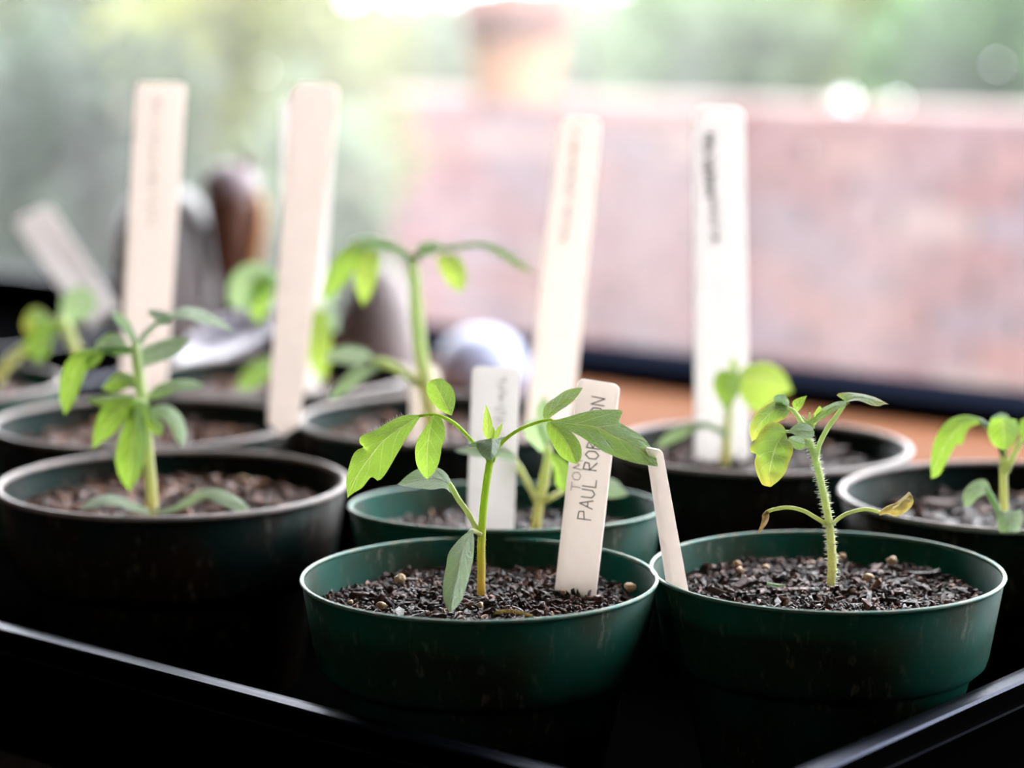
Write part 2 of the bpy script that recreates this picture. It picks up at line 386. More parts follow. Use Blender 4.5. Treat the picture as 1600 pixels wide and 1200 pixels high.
mesh('pane', [W(-3.34, WIN + .09, .02), W(.84, WIN + .09, .02), W(.84, WIN + .09, 1.7), W(-3.34, WIN + .09, 1.7)], [(0, 1, 2, 3)], mg, wn, smooth=False)
# beads of water stuck to the pane, each a small flattened drop
M_DROP, n, l, b = material('water'); b.inputs['Base Color'].default_value = (1, 1, 1, 1); b.inputs['Transmission Weight'].default_value = 1
b.inputs['IOR'].default_value = 1.33; b.inputs['Roughness'].default_value = .02
mb = MB()
for px, py, s in [(1005, 232, 2.6), (1118, 228, 2), (1265, 232, 2), (1328, 165, 2.4), (815, 28, 2.6), (1385, 50, 2), (772, 165, 2), (1075, 222, 1.8),
                  (1350, 330, 2), (1450, 270, 1.6), (1020, 340, 1.6), (705, 210, 1.8), (640, 300, 1.5), (1240, 150, 1.6), (980, 120, 1.8), (350, 120, 1.8), (120, 200, 1.6), (1540, 420, 1.7)]:
    dirv = (P(px, py, 1) - CAM); t = (WIN + .0895 - CAM.dot(N)) / dirv.dot(N); c = CAM + dirv * t
    v, f = lathe_geo([(s * .0006 * math.cos(a), s * .0004 * math.sin(a)) for a in (0, .4, .8, 1.2, 1.5)], 10, c, Matrix((U, -Z, -N)).transposed())
    mb.add(v, f)
tag(mb.build('water_drops', M_DROP, wn, smooth=True), kind='stuff')

# ------------------------------------------------------------------ outside
M_GRND = simple('garden_ground', (.08, .09, .04), .9, nscale=4, ncol=(.12, .10, .07))
mb = MB(); mb.box(W(-3, 12, -1.0), U * 30, N * 10.2, Z * .05)
tag(mb.build('ground', M_GRND), 'grassy garden ground outside the window', None, None, 'structure')
M_BRICK, n, l, b = material('pink_brick')
oi = n.new('ShaderNodeObjectInfo'); r = n.new('ShaderNodeValToRGB'); e = r.color_ramp.elements
e[0].color = (.155, .05, .055, 1); e[1].color = (.22, .15, .14, 1); q = e.new(.3); q.color = (.17, .075, .08, 1); q = e.new(.6); q.color = (.14, .09, .115, 1); q = e.new(.8); q.color = (.21, .08, .07, 1)
l.new(oi.outputs['Random'], r.inputs[0]); l.new(r.outputs[0], b.inputs['Base Color']); b.inputs['Roughness'].default_value = .85
M_MORT = simple('mortar', (.24, .20, .18), .9)
bw = empty('brick_wall', W(-4, 5.0, -.95), 'long low pinkish brick garden wall outside the window', 'wall')
mb = MB(); ubox(mb, -6.2, -1.2, 5.012, 5.2, -.95, .095); mb.build('mortar_core', M_MORT, bw)
bmeshes = []
for k in range(5):
    m_ = MB(); j = [R.uniform(-.003, .003) for _ in range(6)]
    m_.box(Vector((0, 0, 0)), U * (.108 + j[0]), N * .02, Z * (.033 + j[1])); o = m_.build('brick', M_BRICK, bw, bevel=.004)
    bmeshes.append(o.data); bpy.data.objects.remove(o)
for row in range(14):
    for col in range(20):
        u = -6.05 + col * .236 + (.118 if row % 2 else 0) + R.uniform(-.003, .003)
        o = bpy.data.objects.new('brick', bmeshes[R.randrange(5)]); COL.objects.link(o); o.parent = bw
        o.location = W(u, 5.0 + R.uniform(-.004, .004), .055 - row * .077) - bw.location
        # the shared brick mesh is centred, written relative to its parent's place
for m_ in bmeshes:
    for v_ in m_.vertices: v_.co = v_.co + bw.location
def foliage(name, label, cat, c, rad, n_, col, col2, size, trunk=None, group=None):
    root = empty(name, Vector((c.x, c.y, -.95)), label, cat, group)
    m = simple(name + '_leaves', col, .6, nscale=2.5, ncol=col2); add_translucent(m, tuple(min(1, x * 1.7) for x in col2), .4)
    v = []; f = []
    for i in range(n_):
        while True:
            q = Vector((R.uniform(-1, 1), R.uniform(-1, 1), R.uniform(-1, 1)))
            if .25 < q.length < 1: break
        q *= (.75 + .35 * noise.noise(q * 2.1 + c))
        p = c + U * q.x * rad[0] + N * q.y * rad[1] + Z * q.z * rad[2]
        a = Vector((R.gauss(0, 1), R.gauss(0, 1), R.gauss(0, .7))).normalized(); b_ = a.orthogonal().normalized()
        s = size * R.uniform(.6, 1.3); k = len(v)
        v += [p - a * s, p + b_ * s * .4 + a * s * .1, p + a * s, p - b_ * s * .4 + a * s * .1]
        f.append((k, k + 1, k + 2, k + 3))
    tag(mesh('foliage', v, f, m, root, smooth=False), kind='stuff')
    g = []
    for k in range(3):
        b0 = Vector((c.x + R.uniform(-.1, .1), c.y, -.95)); g.append([b0, (b0 + c) / 2 + U * R.uniform(-.2, .2) * rad[0], c + U * R.uniform(-.5, .5) * rad[0] + Z * rad[2] * .4])
    mbt = MB()
    for s in g:
        vv, ff = tube_geo([Vector(x) for x in cr([tuple(x) for x in s], 8)], [.04 - .003 * i for i in range(8)], 6); mbt.add(vv, ff)
    mbt.build('branches', M_BARK, root, smooth=True)
    return root
M_BARK = simple('bark', (.16, .12, .09), .9)
GRP = 'garden shrubs beyond the window'
foliage('shrub', 'grey-green shrub filling the left side of the window view', 'shrub', P(90, 330, 5.2), (.50, .4, .62), 2600, (.018, .035, .024), (.05, .08, .045), .045)
foliage('shrub', 'bright yellow-green shrub behind the two left tall markers', 'shrub', P(400, 150, 5.8), (.55, .4, .65), 2600, (.10, .13, .035), (.20, .21, .06), .045)
foliage('shrub', 'pale green shrub beside the left end of the brick wall', 'shrub', P(490, 420, 4.7), (.24, .2, .50), 1600, (.08, .12, .07), (.14, .18, .10), .04)
foliage('shrub', 'light green shrub above the middle of the brick wall', 'shrub', P(1130, 70, 6.9), (.50, .5, .33), 1400, (.03, .075, .025), (.09, .14, .05), .05)
foliage('shrub', 'dark green shrub above the right end of the brick wall', 'shrub', P(1560, 80, 6.6), (.42, .5, .42), 2400, (.015, .065, .012), (.05, .14, .02), .05)
foliage('tree', 'distant light green tree seen high at the left', 'tree', P(120, -60, 9), (1.7, 1.0, .9), 3000, (.10, .13, .08), (.18, .20, .13), .09)
foliage('tree', 'distant yellow-green tree seen high at the right', 'tree', P(1330, -40, 9.5), (1.3, .8, .65), 2400, (.13, .19, .05), (.22, .27, .08), .09)
M_TERR = simple('terracotta', (.30, .13, .06), .75, nscale=8, ncol=(.34, .19, .09))
M_TERRD = simple('dark_terracotta', (.14, .05, .035), .75)
foliage('tree', 'very distant pale tree low behind the terracotta urn', 'tree', P(860, 95, 15), (2.9, 1.0, .62), 3600, (.09, .12, .075), (.16, .18, .12), .10)
tp = empty('garden_urn', W(0, 0, 0)); c0 = P(805, 60, 5.9); tp.location = Vector((c0.x, c0.y, .098))
tag(tp, 'terracotta urn standing on top of the brick wall', 'urn')
v, f = lathe_geo([(.09, 0), (.105, .01), (.095, .03), (.11, .10), (.118, .15), (.118, .17)], 32, tp.location); mesh('urn_body', v, f, M_TERR, tp)
v, f = lathe_geo([(.118, .168), (.135, .17), (.135, .28), (.12, .282), (.115, .19)], 32, tp.location, close=True); mesh('urn_rim', v, f, M_TERRD, tp)

# ------------------------------------------------------------------ bench and tray
mb = MB()
bench = empty('wooden_bench', W(-1.8, 1.2, -.85), 'orange-brown wooden bench running up to the window frame', 'bench')
for i, (a, b_) in enumerate(((.84, .94), (.943, 1.18), (1.183, 1.42), (1.423, WIN - .001))):
    mb = MB(); ubox(mb, -3.3, -.55 if b_ < 1.2 else .7, a, b_, -.035, 0); mb.build('board', M_WOOD, bench, bevel=.002)
for uu, nn in ((-.6, .9), (-3.2, .9), (-.55, 1.6), (-3.2, 1.6)):
    mb = MB(); ubox(mb, uu - .03, uu + .03, nn - .03, nn + .03, -.85, -.036); mb.build('leg', M_WOOD, bench)
def make_tray(T_U0, T_U1, T_N0, T_N1, zs, label):
    prof_ = [(-.005, .0020), (-.003, .058), (0.0, .0632), (.0025, .0648), (.006, .0648), (.0085, .0642), (.0095, .0652), (.0108, .0650), (.0115, .0638), (.0118, .0572), (.0132, .0560), (.0132, .0548), (.0112, .0545),
             (.0100, .0600), (.004, .0615), (-.001, .054), (-.0065, .0006)]
    v = []; f = []; frim = []; m_ = 36
    for off, z in prof_:
        rad = .022 + off
        for cu, cn, a0 in ((T_U1, T_N0, -90), (T_U1, T_N1, 0), (T_U0, T_N1, 90), (T_U0, T_N0, 180)):
            su = -1 if cu == T_U1 else 1; sn = 1 if cn == T_N0 else -1
            for k in range(9):
                a = math.radians(a0 + 90 * k / 8)
                v.append(W(cu + su * .022 + rad * math.cos(a), cn + sn * .022 + rad * math.sin(a), z * zs))
    for i in range(len(prof_) - 1):
        for k in range(m_): (frim if 1 < i < 13 and i not in (8, 9) else f).append((i * m_ + k, i * m_ + (k + 1) % m_, (i + 1) * m_ + (k + 1) % m_, (i + 1) * m_ + k))
    f.append(tuple(range(m_))); f.append(tuple((len(prof_) - 1) * m_ + k for k in range(m_))[::-1])
    tray = empty('seedling_tray', W((T_U0 + T_U1) / 2, (T_N0 + T_N1) / 2, 0), label, 'tray')
    for nm, fs, mt in (('basin', f, M_TRAYIN), ('rim', frim, M_TRAY)):
        ids = sorted({i for q in fs for i in q}); mp_ = {a: b for b, a in enumerate(ids)}
        tobj = mesh(nm, [v[i] for i in ids], [tuple(mp_[i] for i in q) for q in fs], mt, tray, smooth=True)
        es = tobj.modifiers.new('es', 'EDGE_SPLIT'); es.split_angle = math.radians(35)
make_tray(-1.33, -.447, .636, 1.175, 1, 'large black plastic tray with ridged rim holding the pots')
make_tray(-2.5, -1.60, 1.215, 1.62, .75, 'second black plastic tray on the bench behind, at the far left')

# ------------------------------------------------------------------ pots
RIM = 0.105
def pot(name, x, y, rad, band, mat, rimmat, label, group, lip=.0013, tilt=0.0, dz=0.0, wob=.006, base_z=.003):
    h = RIM + dz - base_z; k = rad / .072
    root = empty(name, Vector((x, y, base_z)), label, 'pot', group)
    Mx = Matrix.Rotation(tilt, 3, 'X'); c = Vector((x, y, base_z + h)) - Mx @ Vector((0, 0, h)) + Vector((0, 0, 0))
    rb = rad - .0055 * k; r2 = rb - .0062; r3 = rb - .0072 - (h - band - .006) * .22
    prof = [(r3 - .003, 0), (r3, .002), (r2 - .001, h - band - .005), (r2, h - band - .0025), (rb - .0035, h - band - .0018), (rb - .0010, h - band + .0006), (rb, h - band + .004), (rad - .0004, h - .0015),
            (rad - .0018, h - .0015), (rb - .0014, h - band + .004), (r2 - .002, h - band - .005), (r3 - .002, .004)]
    v, f = lathe_geo(prof, 96, c, Mx, wob); mesh('body', v, f, mat, root)
    lp = [(rad + lip * .75 * math.cos(a) - lip * .3, h - .0008 + lip * .62 * math.sin(a)) for a in [2 * math.pi * q / 8 for q in range(8)]]
    v, f = lathe_geo(lp, 96, c, Mx, wob, close=True); mesh('rim', v, f, rimmat, root)
    root['_c'] = (x, y, RIM + dz); root['_r'] = rad
    return root
chunk_protos = []
def chunk_proto(el):
    bm = bmesh.new(); bmesh.ops.create_icosphere(bm, subdivisions=1, radius=1)
    for q in bm.verts: q.co *= R.uniform(.55, 1.2)
    bm.verts.index_update()
    vs = [Vector((q.co.x * el, q.co.y, q.co.z * .7)) for q in bm.verts]; fs = [tuple(q.index for q in fa.verts) for fa in bm.faces]
    bm.free(); return vs, fs
chunk_protos = [chunk_proto(e) for e in (1, 1, 1.2, 1.3, 1.6, 2.4, 3.4)]
def soil(p, x, y, rad, depth, mound, mat, n_, size, label, pebbles=(), dz=0.0, tilt=0.0):
    zt = RIM + dz
    def hgt(dx, dy):
        q = min(1, math.hypot(dx, dy) / rad)
        return zt - depth + mound * (1 - q ** 3) + dy * math.tan(tilt) + .0028 * noise.noise(Vector((dx * 45 + x * 90, dy * 45, 1))) + .0012 * noise.noise(Vector((dx * 160, dy * 160 + x * 50, 5)))
    ri = rad - .0022
    v = []; f = []; seg = 60; rings = 16
    for i in range(rings + 1):
        r_ = ri * i / rings
        for k in range(seg):
            th = 2 * math.pi * k / seg; dx, dy = r_ * math.cos(th), r_ * math.sin(th)
            v.append(Vector((x + dx, y + dy, hgt(dx, dy) - .0006)))
    for i in range(rings):
        for k in range(seg): f.append((i * seg + k, i * seg + (k + 1) % seg, (i + 1) * seg + (k + 1) % seg, (i + 1) * seg + k))
    for i in range(n_):
        th = R.uniform(0, 2 * math.pi); r_ = (ri - size * .7) * math.sqrt(R.random()); dx, dy = r_ * math.cos(th), r_ * math.sin(th)
        pv, pf = chunk_protos[R.randrange(7)]; s = size * R.choice((.35, .45, .55, .7, .8, 1, 1.3)) * (.8 if i % 9 else 1.3)
        Q = Matrix.Rotation(R.uniform(0, 6.3), 3, 'Z') @ Matrix.Rotation(R.gauss(0, .5), 3, 'Y') @ Matrix.Rotation(R.uniform(0, 6), 3, 'X')
        c = Vector((x + dx, y + dy, hgt(dx, dy) + s * R.uniform(-.15, .45))); k = len(v)
        v += [c + (Q @ q) * s for q in pv]; f += [tuple(i_ + k for i_ in t) for t in pf]
    o = mesh('potting_soil', v, f, mat, None, smooth=False, origin=Vector((x, y, zt - depth)))
    tag(o, label, 'soil', None, 'stuff')
    for (px, py, s) in pebbles:
        dirv = P(px, py, 1) - CAM; t = (zt - depth + mound * .6 - CAM.z) / dirv.z; c = CAM + dirv * t
        c.z = hgt(c.x - x, c.y - y) + s * .0004 + .0006
        pv, pf = chunk_proto(1.2); sc = s * c.y / F_PX
        bm = bmesh.new(); bmesh.ops.create_icosphere(bm, subdivisions=2, radius=1)
        vs = [c + Vector((q.co.x * 1.15, q.co.y, q.co.z * .85)) * sc * (1 + .6 * noise.noise(q.co * 1.4 + c * 99)) for q in bm.verts]
        bm.verts.index_update(); fs = [tuple(q.index for q in fa.verts) for fa in bm.faces]; bm.free()
        mesh('pebble', vs, fs, M_PEB, o)
    return hgt
def rimpt(px, py, z):
    d_ = P(px, py, 1) - CAM; t = (z - CAM.z) / d_.z; return CAM + d_ * t

GA = 'small green pots with thin lips'; GB = 'wide dark pots with pale worn lips'
pots = [  # key, cx(px), y(m), radius, material, thin?, label
 ('A', 749, .937, .0720, 1, 'green pot front and centre with the wooden name marker and the sharp seedling'),
 ('B', 1291, .950, .0720, 1, 'green pot front right holding the hairy yellowing seedling'),
 ('D', 791, 1.078, .0725, 1, 'green pot right behind the front centre pot, with the white plastic marker'),
 ('L', 271, 1.130, .0840, 0, 'dark pot front left with pale lip and a large lobed seedling'),
 ('R', 1588, 1.100, .0825, 0, 'dark pot cut by the right picture edge behind the front right pot'),
 ('C', 1187, 1.228, .0785, 0, 'dark pot behind the front right pot with the widest white marker'),
 ('L2', 226, 1.302, .0840, 0, 'dark pot behind the front left pot with a tapering marker at its right rim'),
 ('F', 700, 1.312, .0835, 0, 'dark pot behind the centre green pots with the tallest blurred seedling'),
 ('G', 431, 1.47, .0840, 0, 'dark pot farthest back, behind the two left pots'),
 ('H', -118, 1.44, .0840, 0, 'pot cut by the left picture edge at the back'),
]
PC = {}
for key, cx, y, rad, thin, label in pots:
    dep = y * math.cos(PITCH) + (CAM.z - RIM) * math.sin(PITCH)
    x = (cx - 800) / F_PX * dep
    tl_ = math.radians(3.0) if key == 'D' else 0
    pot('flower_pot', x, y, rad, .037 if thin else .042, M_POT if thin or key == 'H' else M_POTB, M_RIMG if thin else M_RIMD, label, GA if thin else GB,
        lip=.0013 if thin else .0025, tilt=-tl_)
    PC[key] = (x, y, rad, dep)
SO = {}
sp = {'A': (.0140, .004, M_SOIL, 4600, .0015, 'dark coarse compost in the front centre green pot', [(624, 924, 9), (597, 955, 7), (985, 927, 9), (548, 946, 4), (750, 960, 5), (880, 935, 4)]),
      'B': (.0130, .003, M_SOIL, 4600, .0015, 'dark coarse compost in the front right green pot', [(1394, 891, 8), (1357, 921, 8), (1152, 889, 6), (1156, 906, 6), (1196, 898, 5), (1315, 880, 6), (1206, 855, 4)]),
      'D': (.0150, .003, M_SOIL, 1200, .0020, 'dark compost in the green pot with the white plastic marker', []),
      'L': (.0150, .004, M_SOILB, 1800, .0026, 'brown compost in the dark front left pot', [(380, 762, 8), (140, 742, 6)]),
      'R': (.0170, .003, M_SOIL, 1000, .0024, 'dark compost in the pot at the right picture edge', []),
      'C': (.0150, .003, M_SOIL, 1000, .0024, 'dark compost around the widest white marker', []),
      'L2': (.0170, .004, M_SOILB, 1200, .0030, 'brown compost in the pot behind the front left pot', []),
      'F': (.0150, .003, M_SOILB, 900, .0026, 'brown compost around the tallest blurred seedling', []),
      'G': (.0150, .003, M_SOILB, 700, .0026, 'brown compost in the farthest back pot', []),
      'H': (.0120, .003, M_SOILB, 700, .0026, 'brown compost in the pot at the left picture edge', [])}
for k, (dpt, mo, mt, n_, sz, lb, pb) in sp.items():
    x, y, rad, dep = PC[k]
    SO[k] = soil(None, x, y, rad - .0022 - (.0008 if dpt else 0), dpt, mo, mt, n_, sz, lb, pb, tilt=math.radians(-3) if k == 'D' else 0)

# ------------------------------------------------------------------ markers
GLY = {'P': [[(0, 0), (0, 1)], [(0, 1), (.55, .95), (.6, .6), (0, .5)]], 'A': [[(0, 0), (.35, 1), (.65, 0)], [(.12, .38), (.55, .38)]],
       'U': [[(0, 1), (.02, .2), (.3, 0), (.58, .2), (.6, 1)]], 'L': [[(0, 1), (0, 0), (.55, 0)]], 'R': [[(0, 0), (0, 1), (.55, .9), (.5, .6), (0, .5), (.6, 0)]],
       'O': [[(.3, 1), (.02, .7), (.05, .2), (.35, 0), (.62, .3), (.58, .8), (.3, 1)]], 'B': [[(0, 0), (0, 1), (.5, .85), (.05, .52), (.58, .3), (0, 0)]],
       'E': [[(.55, 1), (0, 1), (0, 0), (.58, 0)], [(0, .5), (.45, .5)]], 'S': [[(.55, .9), (.2, 1), (.05, .7), (.5, .4), (.45, .05), (0, .08)]],
       'N': [[(0, 0), (0, 1), (.55, 0), (.6, 1)]], 'T': [[(0, 1), (.65, 1)], [(.32, 1), (.3, 0)]], 'M': [[(0, 0), (.08, 1), (.36, .3), (.64, 1), (.72, 0)]]}
def marker(TL, TR, BL, BR, dt, db, mat, label, thick=.0022, turn=.0, round_=.0028, under=.02, writing=None, group=None, nub=0, cat='plant marker'):
    tl, tr, bl, br = P(*TL, dt + turn), P(*TR, dt - turn), P(*BL, db + turn), P(*BR, db - turn)
    vdirl, vdirr = (bl - tl).normalized(), (br - tr).normalized()
    bl2, br2 = bl + vdirl * under, br + vdirr * under
    nrm = (tr - tl).cross(bl - tl).normalized()
    if nrm.y < 0: nrm = -nrm                     # away from the camera
    wv = (tr - tl).normalized(); out_ = []
    k = 5; dv = ((bl + br) / 2 - (tl + tr) / 2).normalized()
    for i in range(k + 1):
        a = math.pi / 2 * i / k; out_.append(tl + wv * round_ * (1 - math.sin(a)) * 1 + dv * round_ * (1 - math.cos(a)))
    out_ = out_[::-1]                            # from the left side up to the top
    for i in range(k + 1):
        a = math.pi / 2 * i / k; out_.append(tr - wv * round_ * (1 - math.sin(a)) + dv * round_ * (1 - math.cos(a)))
    if nub:
        out_ += [br2, (bl2 + br2) / 2 + dv * nub, bl2]
    else: out_ += [br2, bl2]
    m_ = len(out_); v = out_ + [q + nrm * thick for q in out_]
    f = [tuple(range(m_)), tuple(range(m_, 2 * m_))[::-1]] + [(i, i + m_, (i + 1) % m_ + m_, (i + 1) % m_) for i in range(m_)]
    base = (bl + br) / 2
    root = mesh('plant_marker', v, f, mat, None, smooth=False, origin=base)
    b = root.modifiers.new('bevel', 'BEVEL'); b.width = .0004; b.segments = 2; b.limit_method = 'ANGLE'; b.angle_limit = math.radians(50)
    tag(root, label, cat, group)
    if writing:
        for (kind, arg, s0, s1, x0, x1, mt, wd) in writing:
            # s: 0 at the soil, 1 at the top; x: 0 left .. 1 right; letters read upwards with their tops to the left
            q = MB()
            def pt(s, x):
                a = bl + (tl - bl) * s; b_ = br + (tr - br) * s; return a + (b_ - a) * x - nrm * .00012
            strokes = []
            if kind == 'text':
                tot = sum(.85 if ch != ' ' else .45 for ch in arg); c = 0
                for ch in arg:
                    if ch == ' ': c += .45; continue
                    jx = R.uniform(-.05, .05)
                    for st in GLY[ch]: strokes.append([((c + a) / tot, b_ + jx) for a, b_ in st])
                    c += .85
            else:
                rr_ = random.Random(arg); c = 0
                while c < 1:
                    strokes.append([(min(1, c + rr_.uniform(0, .05)), rr_.uniform(0, 1)) for _ in range(4)]); c += .055
            for st in strokes:
                for (a, b_), (c_, e) in zip(st, st[1:]):
                    p0 = pt(s0 + (s1 - s0) * a, x1 + (x0 - x1) * b_); p1 = pt(s0 + (s1 - s0) * c_, x1 + (x0 - x1) * e)
                    t_ = (p1 - p0); 
                    if t_.length < 1e-6: continue
                    sd = t_.normalized().cross(nrm) * wd / 2; t_ = t_.normalized() * wd * .3
                    q.add([p0 - sd - t_, p0 + sd - t_, p1 + sd + t_, p1 - sd + t_, p0 - sd - t_ + nrm * .0002, p0 + sd - t_ + nrm * .0002, p1 + sd + t_ + nrm * .0002, p1 - sd + t_ + nrm * .0002],
                          [(0, 1, 2, 3), (7, 6, 5, 4), (0, 4, 5, 1), (1, 5, 6, 2), (2, 6, 7, 3), (3, 7, 4, 0)])
            q.build('handwriting', mt, root)
    return root
GM = 'plant markers'
marker((903, 590), (968, 600), (870, 888), (934, 896), .985, .975, M_WMARK, 'pale wooden marker with hand lettering in the front centre pot', thick=.0026, turn=.0022, group=GM,
       writing=[('text', 'PAUL ROBESON', .27, .93, .38, .70, M_INK, .00042), ('text', 'TOM', .41, .58, .13, .34, M_INKL, .00032)])
marker((1011, 700), (1036, 704), (1044, 915), (1076, 922), .938, .952, M_WMARK, 'narrow pale wooden marker leaning at the left rim of the front right pot', thick=.0030, turn=-.001, round_=.0015, under=.006, group=GM)
marker((737, 572), (813, 574), (729, 822), (803, 824), 1.085, 1.085, M_PMARK, 'short white plastic marker with faint grey writing behind the sharp seedling', thick=.0015, turn=.001, group=GM,
       writing=[('scribble', 3, .45, .93, .52, .74, M_INKG, .0003)])
marker((1083, 165), (1164, 167), (1086, 706), (1172, 702), 1.255, 1.265, M_PMARK, 'widest white marker standing in the pot behind the front right pot', thick=.002, turn=-.001, round_=.006, group=GM,
       writing=[('scribble', 9, .74, .92, .18, .42, M_INK, .0009), ('scribble', 5, .60, .74, .30, .50, M_INKG, .0005)])
marker((873, 182), (940, 184), (822, 640), (896, 642), 1.27, 1.30, M_WMARK, 'tall pale marker with brown writing leaning right behind the centre pots', thick=.002, turn=.0015, round_=.006, group=GM,
       writing=[('scribble', 14, .58, .96, .34, .52, M_INKL, .0009)])
marker((212, 128), (290, 130), (188, 560), (262, 562), 1.30, 1.315, M_WMARK, 'tall pale marker farthest left with faint mauve writing', thick=.002, turn=.002, round_=.004, group=GM,
       writing=[('scribble', 21, .48, .94, .34, .56, M_INKL, .0004)])
marker((456, 128), (531, 130), (418, 650), (468, 655), 1.27, 1.262, M_WMARK, 'tall marker tapering to a rounded foot at the rim of the second left pot', thick=.002, turn=.0015, round_=.006, under=.004, nub=.006, group=GM)
marker((440, 150), (524, 165), (440, 560), (500, 565), 1.42, 1.45, M_PMARK, 'white marker half hidden right behind the tapering one', thick=.002, round_=.006, group=GM)
marker((640, 566), (690, 568), (640, 645), (692, 645), 1.27, 1.27, M_WMARK, 'short round-topped marker at the foot of the tallest blurred seedling', thick=.002, round_=.0085, group=GM)
marker((20, 345), (75, 318), (118, 485), (165, 450), 1.75, 1.62, M_PMARK, 'wide white marker leaning over at the far left', thick=.002, round_=.009, under=.03, group=GM)

# ------------------------------------------------------------------ seedlings
def seedling(px, py, d, label):
    return empty('tomato_seedling', P(px, py, d), label, 'seedling', 'tomato seedlings')
def hairs(root, P3, rr, n_, ln, seed, t0=0, t1=1, thick=.00008, only_side=False):
    rd = random.Random(seed); mb = MB()
    for i in range(n_):
        t = (t0 + (t1 - t0) * rd.random()) * (len(P3) - 1.001); j = int(t); p = P3[j].lerp(P3[j + 1], t - j); ax = (P3[j + 1] - P3[j]).normalized()
        a = rd.uniform(0, 2 * math.pi); o1 = ax.orthogonal().normalized(); o2 = ax.cross(o1); dv = (o1 * math.cos(a) + o2 * math.sin(a)).normalized()
        r_ = rr[j] * .9; q = ln * rd.uniform(.4, 1.1); tip = p + dv * (r_ + q) + ax * rd.uniform(-.3, .3) * q
        s1 = ax * thick; s2 = ax.cross(dv) * thick; b0 = p + dv * r_
        mb.add([b0 + s1, b0 - s1 * .5 + s2, b0 - s1 * .5 - s2, tip], [(0, 1, 3), (1, 2, 3), (2, 0, 3)])
    tag(mb.build('stem_hairs', M_HAIR, root), kind='stuff')

# --- A: the sharp one in the centre
s = seedling(752, 921, .955, 'sharp tomato seedling spreading two leaves, front centre pot')
_, p3, rr = ptube('stem', s, [(752, 930, 6.5), (752, 900, 6.6), (752, 850, 6.6), (755, 800, 6.2), (760, 755, 6.0), (767, 712, 6), (768, 695, 5)], M_STEM, .955, 26, 12)
hairs(s, p3, rr, 260, .0011, 5, 0, .45); hairs(s, p3, rr, 160, .0006, 6, .45, 1)
lf, _, _ = ptube('leaf', s, [(766, 722, 3.5), (752, 704, 3.4), (738, 690, 3.2), (719, 669, 3.0, -2), (700, 655, 3.0, -4), (677, 648, 2.8, -5), (655, 650, 2.4, -6)], M_STEM, .955, 20); lf['label'] = 'left compound leaf with drooping leaflets'
hairs(s, [P(x, y, .952) for x, y in ((738, 690), (719, 669), (700, 655), (677, 648), (651, 648))], [.0007] * 5, 60, .001, 8)
leaf('leaflet', lf, [(657, 648), (632, 649), (608, 659), (588, 671), (566, 680), (561, 688), (564, 695), (570, 698), (558, 703), (551, 712), (545, 730), (541, 752), (543, 778)],
     [(657, 649), (628, 668), (600, 688), (575, 718), (556, 748), (543, 778)],
     [(657, 651), (646, 668), (632, 690), (618, 714), (604, 738), (596, 748), (590, 751), (583, 746), (578, 747), (566, 762), (553, 770), (543, 778)], .950, M_LEAF, dz=(0, -5, -8, -10), tilt=3, fold=2, ns=40, nt_=7)
mbh = MB(); rd = random.Random(4)
for i in range(34):
    e = cr([(657, 648), (632, 649), (608, 659), (588, 671), (566, 680)], 40)[4 + i]; b0 = P(e[0], e[1] + 1, .947); tip = P(e[0] + rd.uniform(-5, 1), e[1] - rd.uniform(3, 7), .947)
    sx_ = RT * .00008; mbh.add([b0 - sx_, b0 + sx_, b0 + Z * .0001 + FW * .0001, tip], [(0, 1, 3), (1, 2, 3), (2, 0, 3)])
tag(mbh.build('leaf_hairs', M_HAIR, lf), kind='stuff')
leaf('leaflet', lf, [(677, 648), (668, 663), (655, 682), (649, 698), (649, 716), (653, 731), (662, 744), (668, 749)], [(678, 648), (673, 665), (669, 690), (667, 720), (668, 749)],
     [(679, 648), (690, 654), (695, 669), (695, 686), (690, 698), (689, 709), (685, 726), (679, 737), (668, 749)], .945, M_LEAF, dz=(0, -2, -3, -2), tilt=1, fold=2.2, nt_=7, ns=28)
leaf('leaflet', lf, [(704, 649), (689, 642), (674, 627), (667, 613), (667, 602), (674, 594)], [(705, 649), (694, 628), (685, 611), (674, 594)], [(706, 649), (711, 632), (711, 618), (706, 604), (698, 597), (688, 591), (674, 594)], .952, M_LEAF, dz=(0, 3, 5), tilt=-1, fold=1.5, nt_=6)
lf, _, _ = ptube('leaf', s, [(770, 722, 3.4), (775, 704, 3.4), (790, 686, 3), (810, 672, 2.8), (830, 663, 2.6), (855, 656, 2.4), (868, 658, 1.6)], M_STEM, .955, 18); lf['label'] = 'right compound leaf held level'
hairs(s, [P(x, y, .955) for x, y in ((775, 704), (790, 686), (810, 672), (830, 663), (855, 656))], [.0007] * 5, 40, .0009, 9)
leaf('leaflet', lf, [(851, 657), (848, 645), (854, 631), (869, 620), (884, 610), (900, 606), (911, 606)], [(851, 657), (862, 641), (880, 626), (897, 615), (911, 606)], [(852, 657), (863, 650), (876, 641), (892, 630), (904, 617), (911, 606)], .957, M_LEAF, dz=(0, 4, 7), tilt=5, fold=.6, nt_=6)
leaf('leaflet', lf, [(906, 701), (906, 701)] and [(856, 659), (854, 669), (861, 690), (874, 711), (888, 721), (900, 725)], [(857, 659), (876, 678), (889, 698), (900, 725)], [(858, 659), (872, 661), (888, 671), (901, 684), (908, 699), (908, 716), (900, 725)], .950, M_LEAF, dz=(0, -5, -8), tilt=-1, fold=1.5, nt_=6, ns=26)
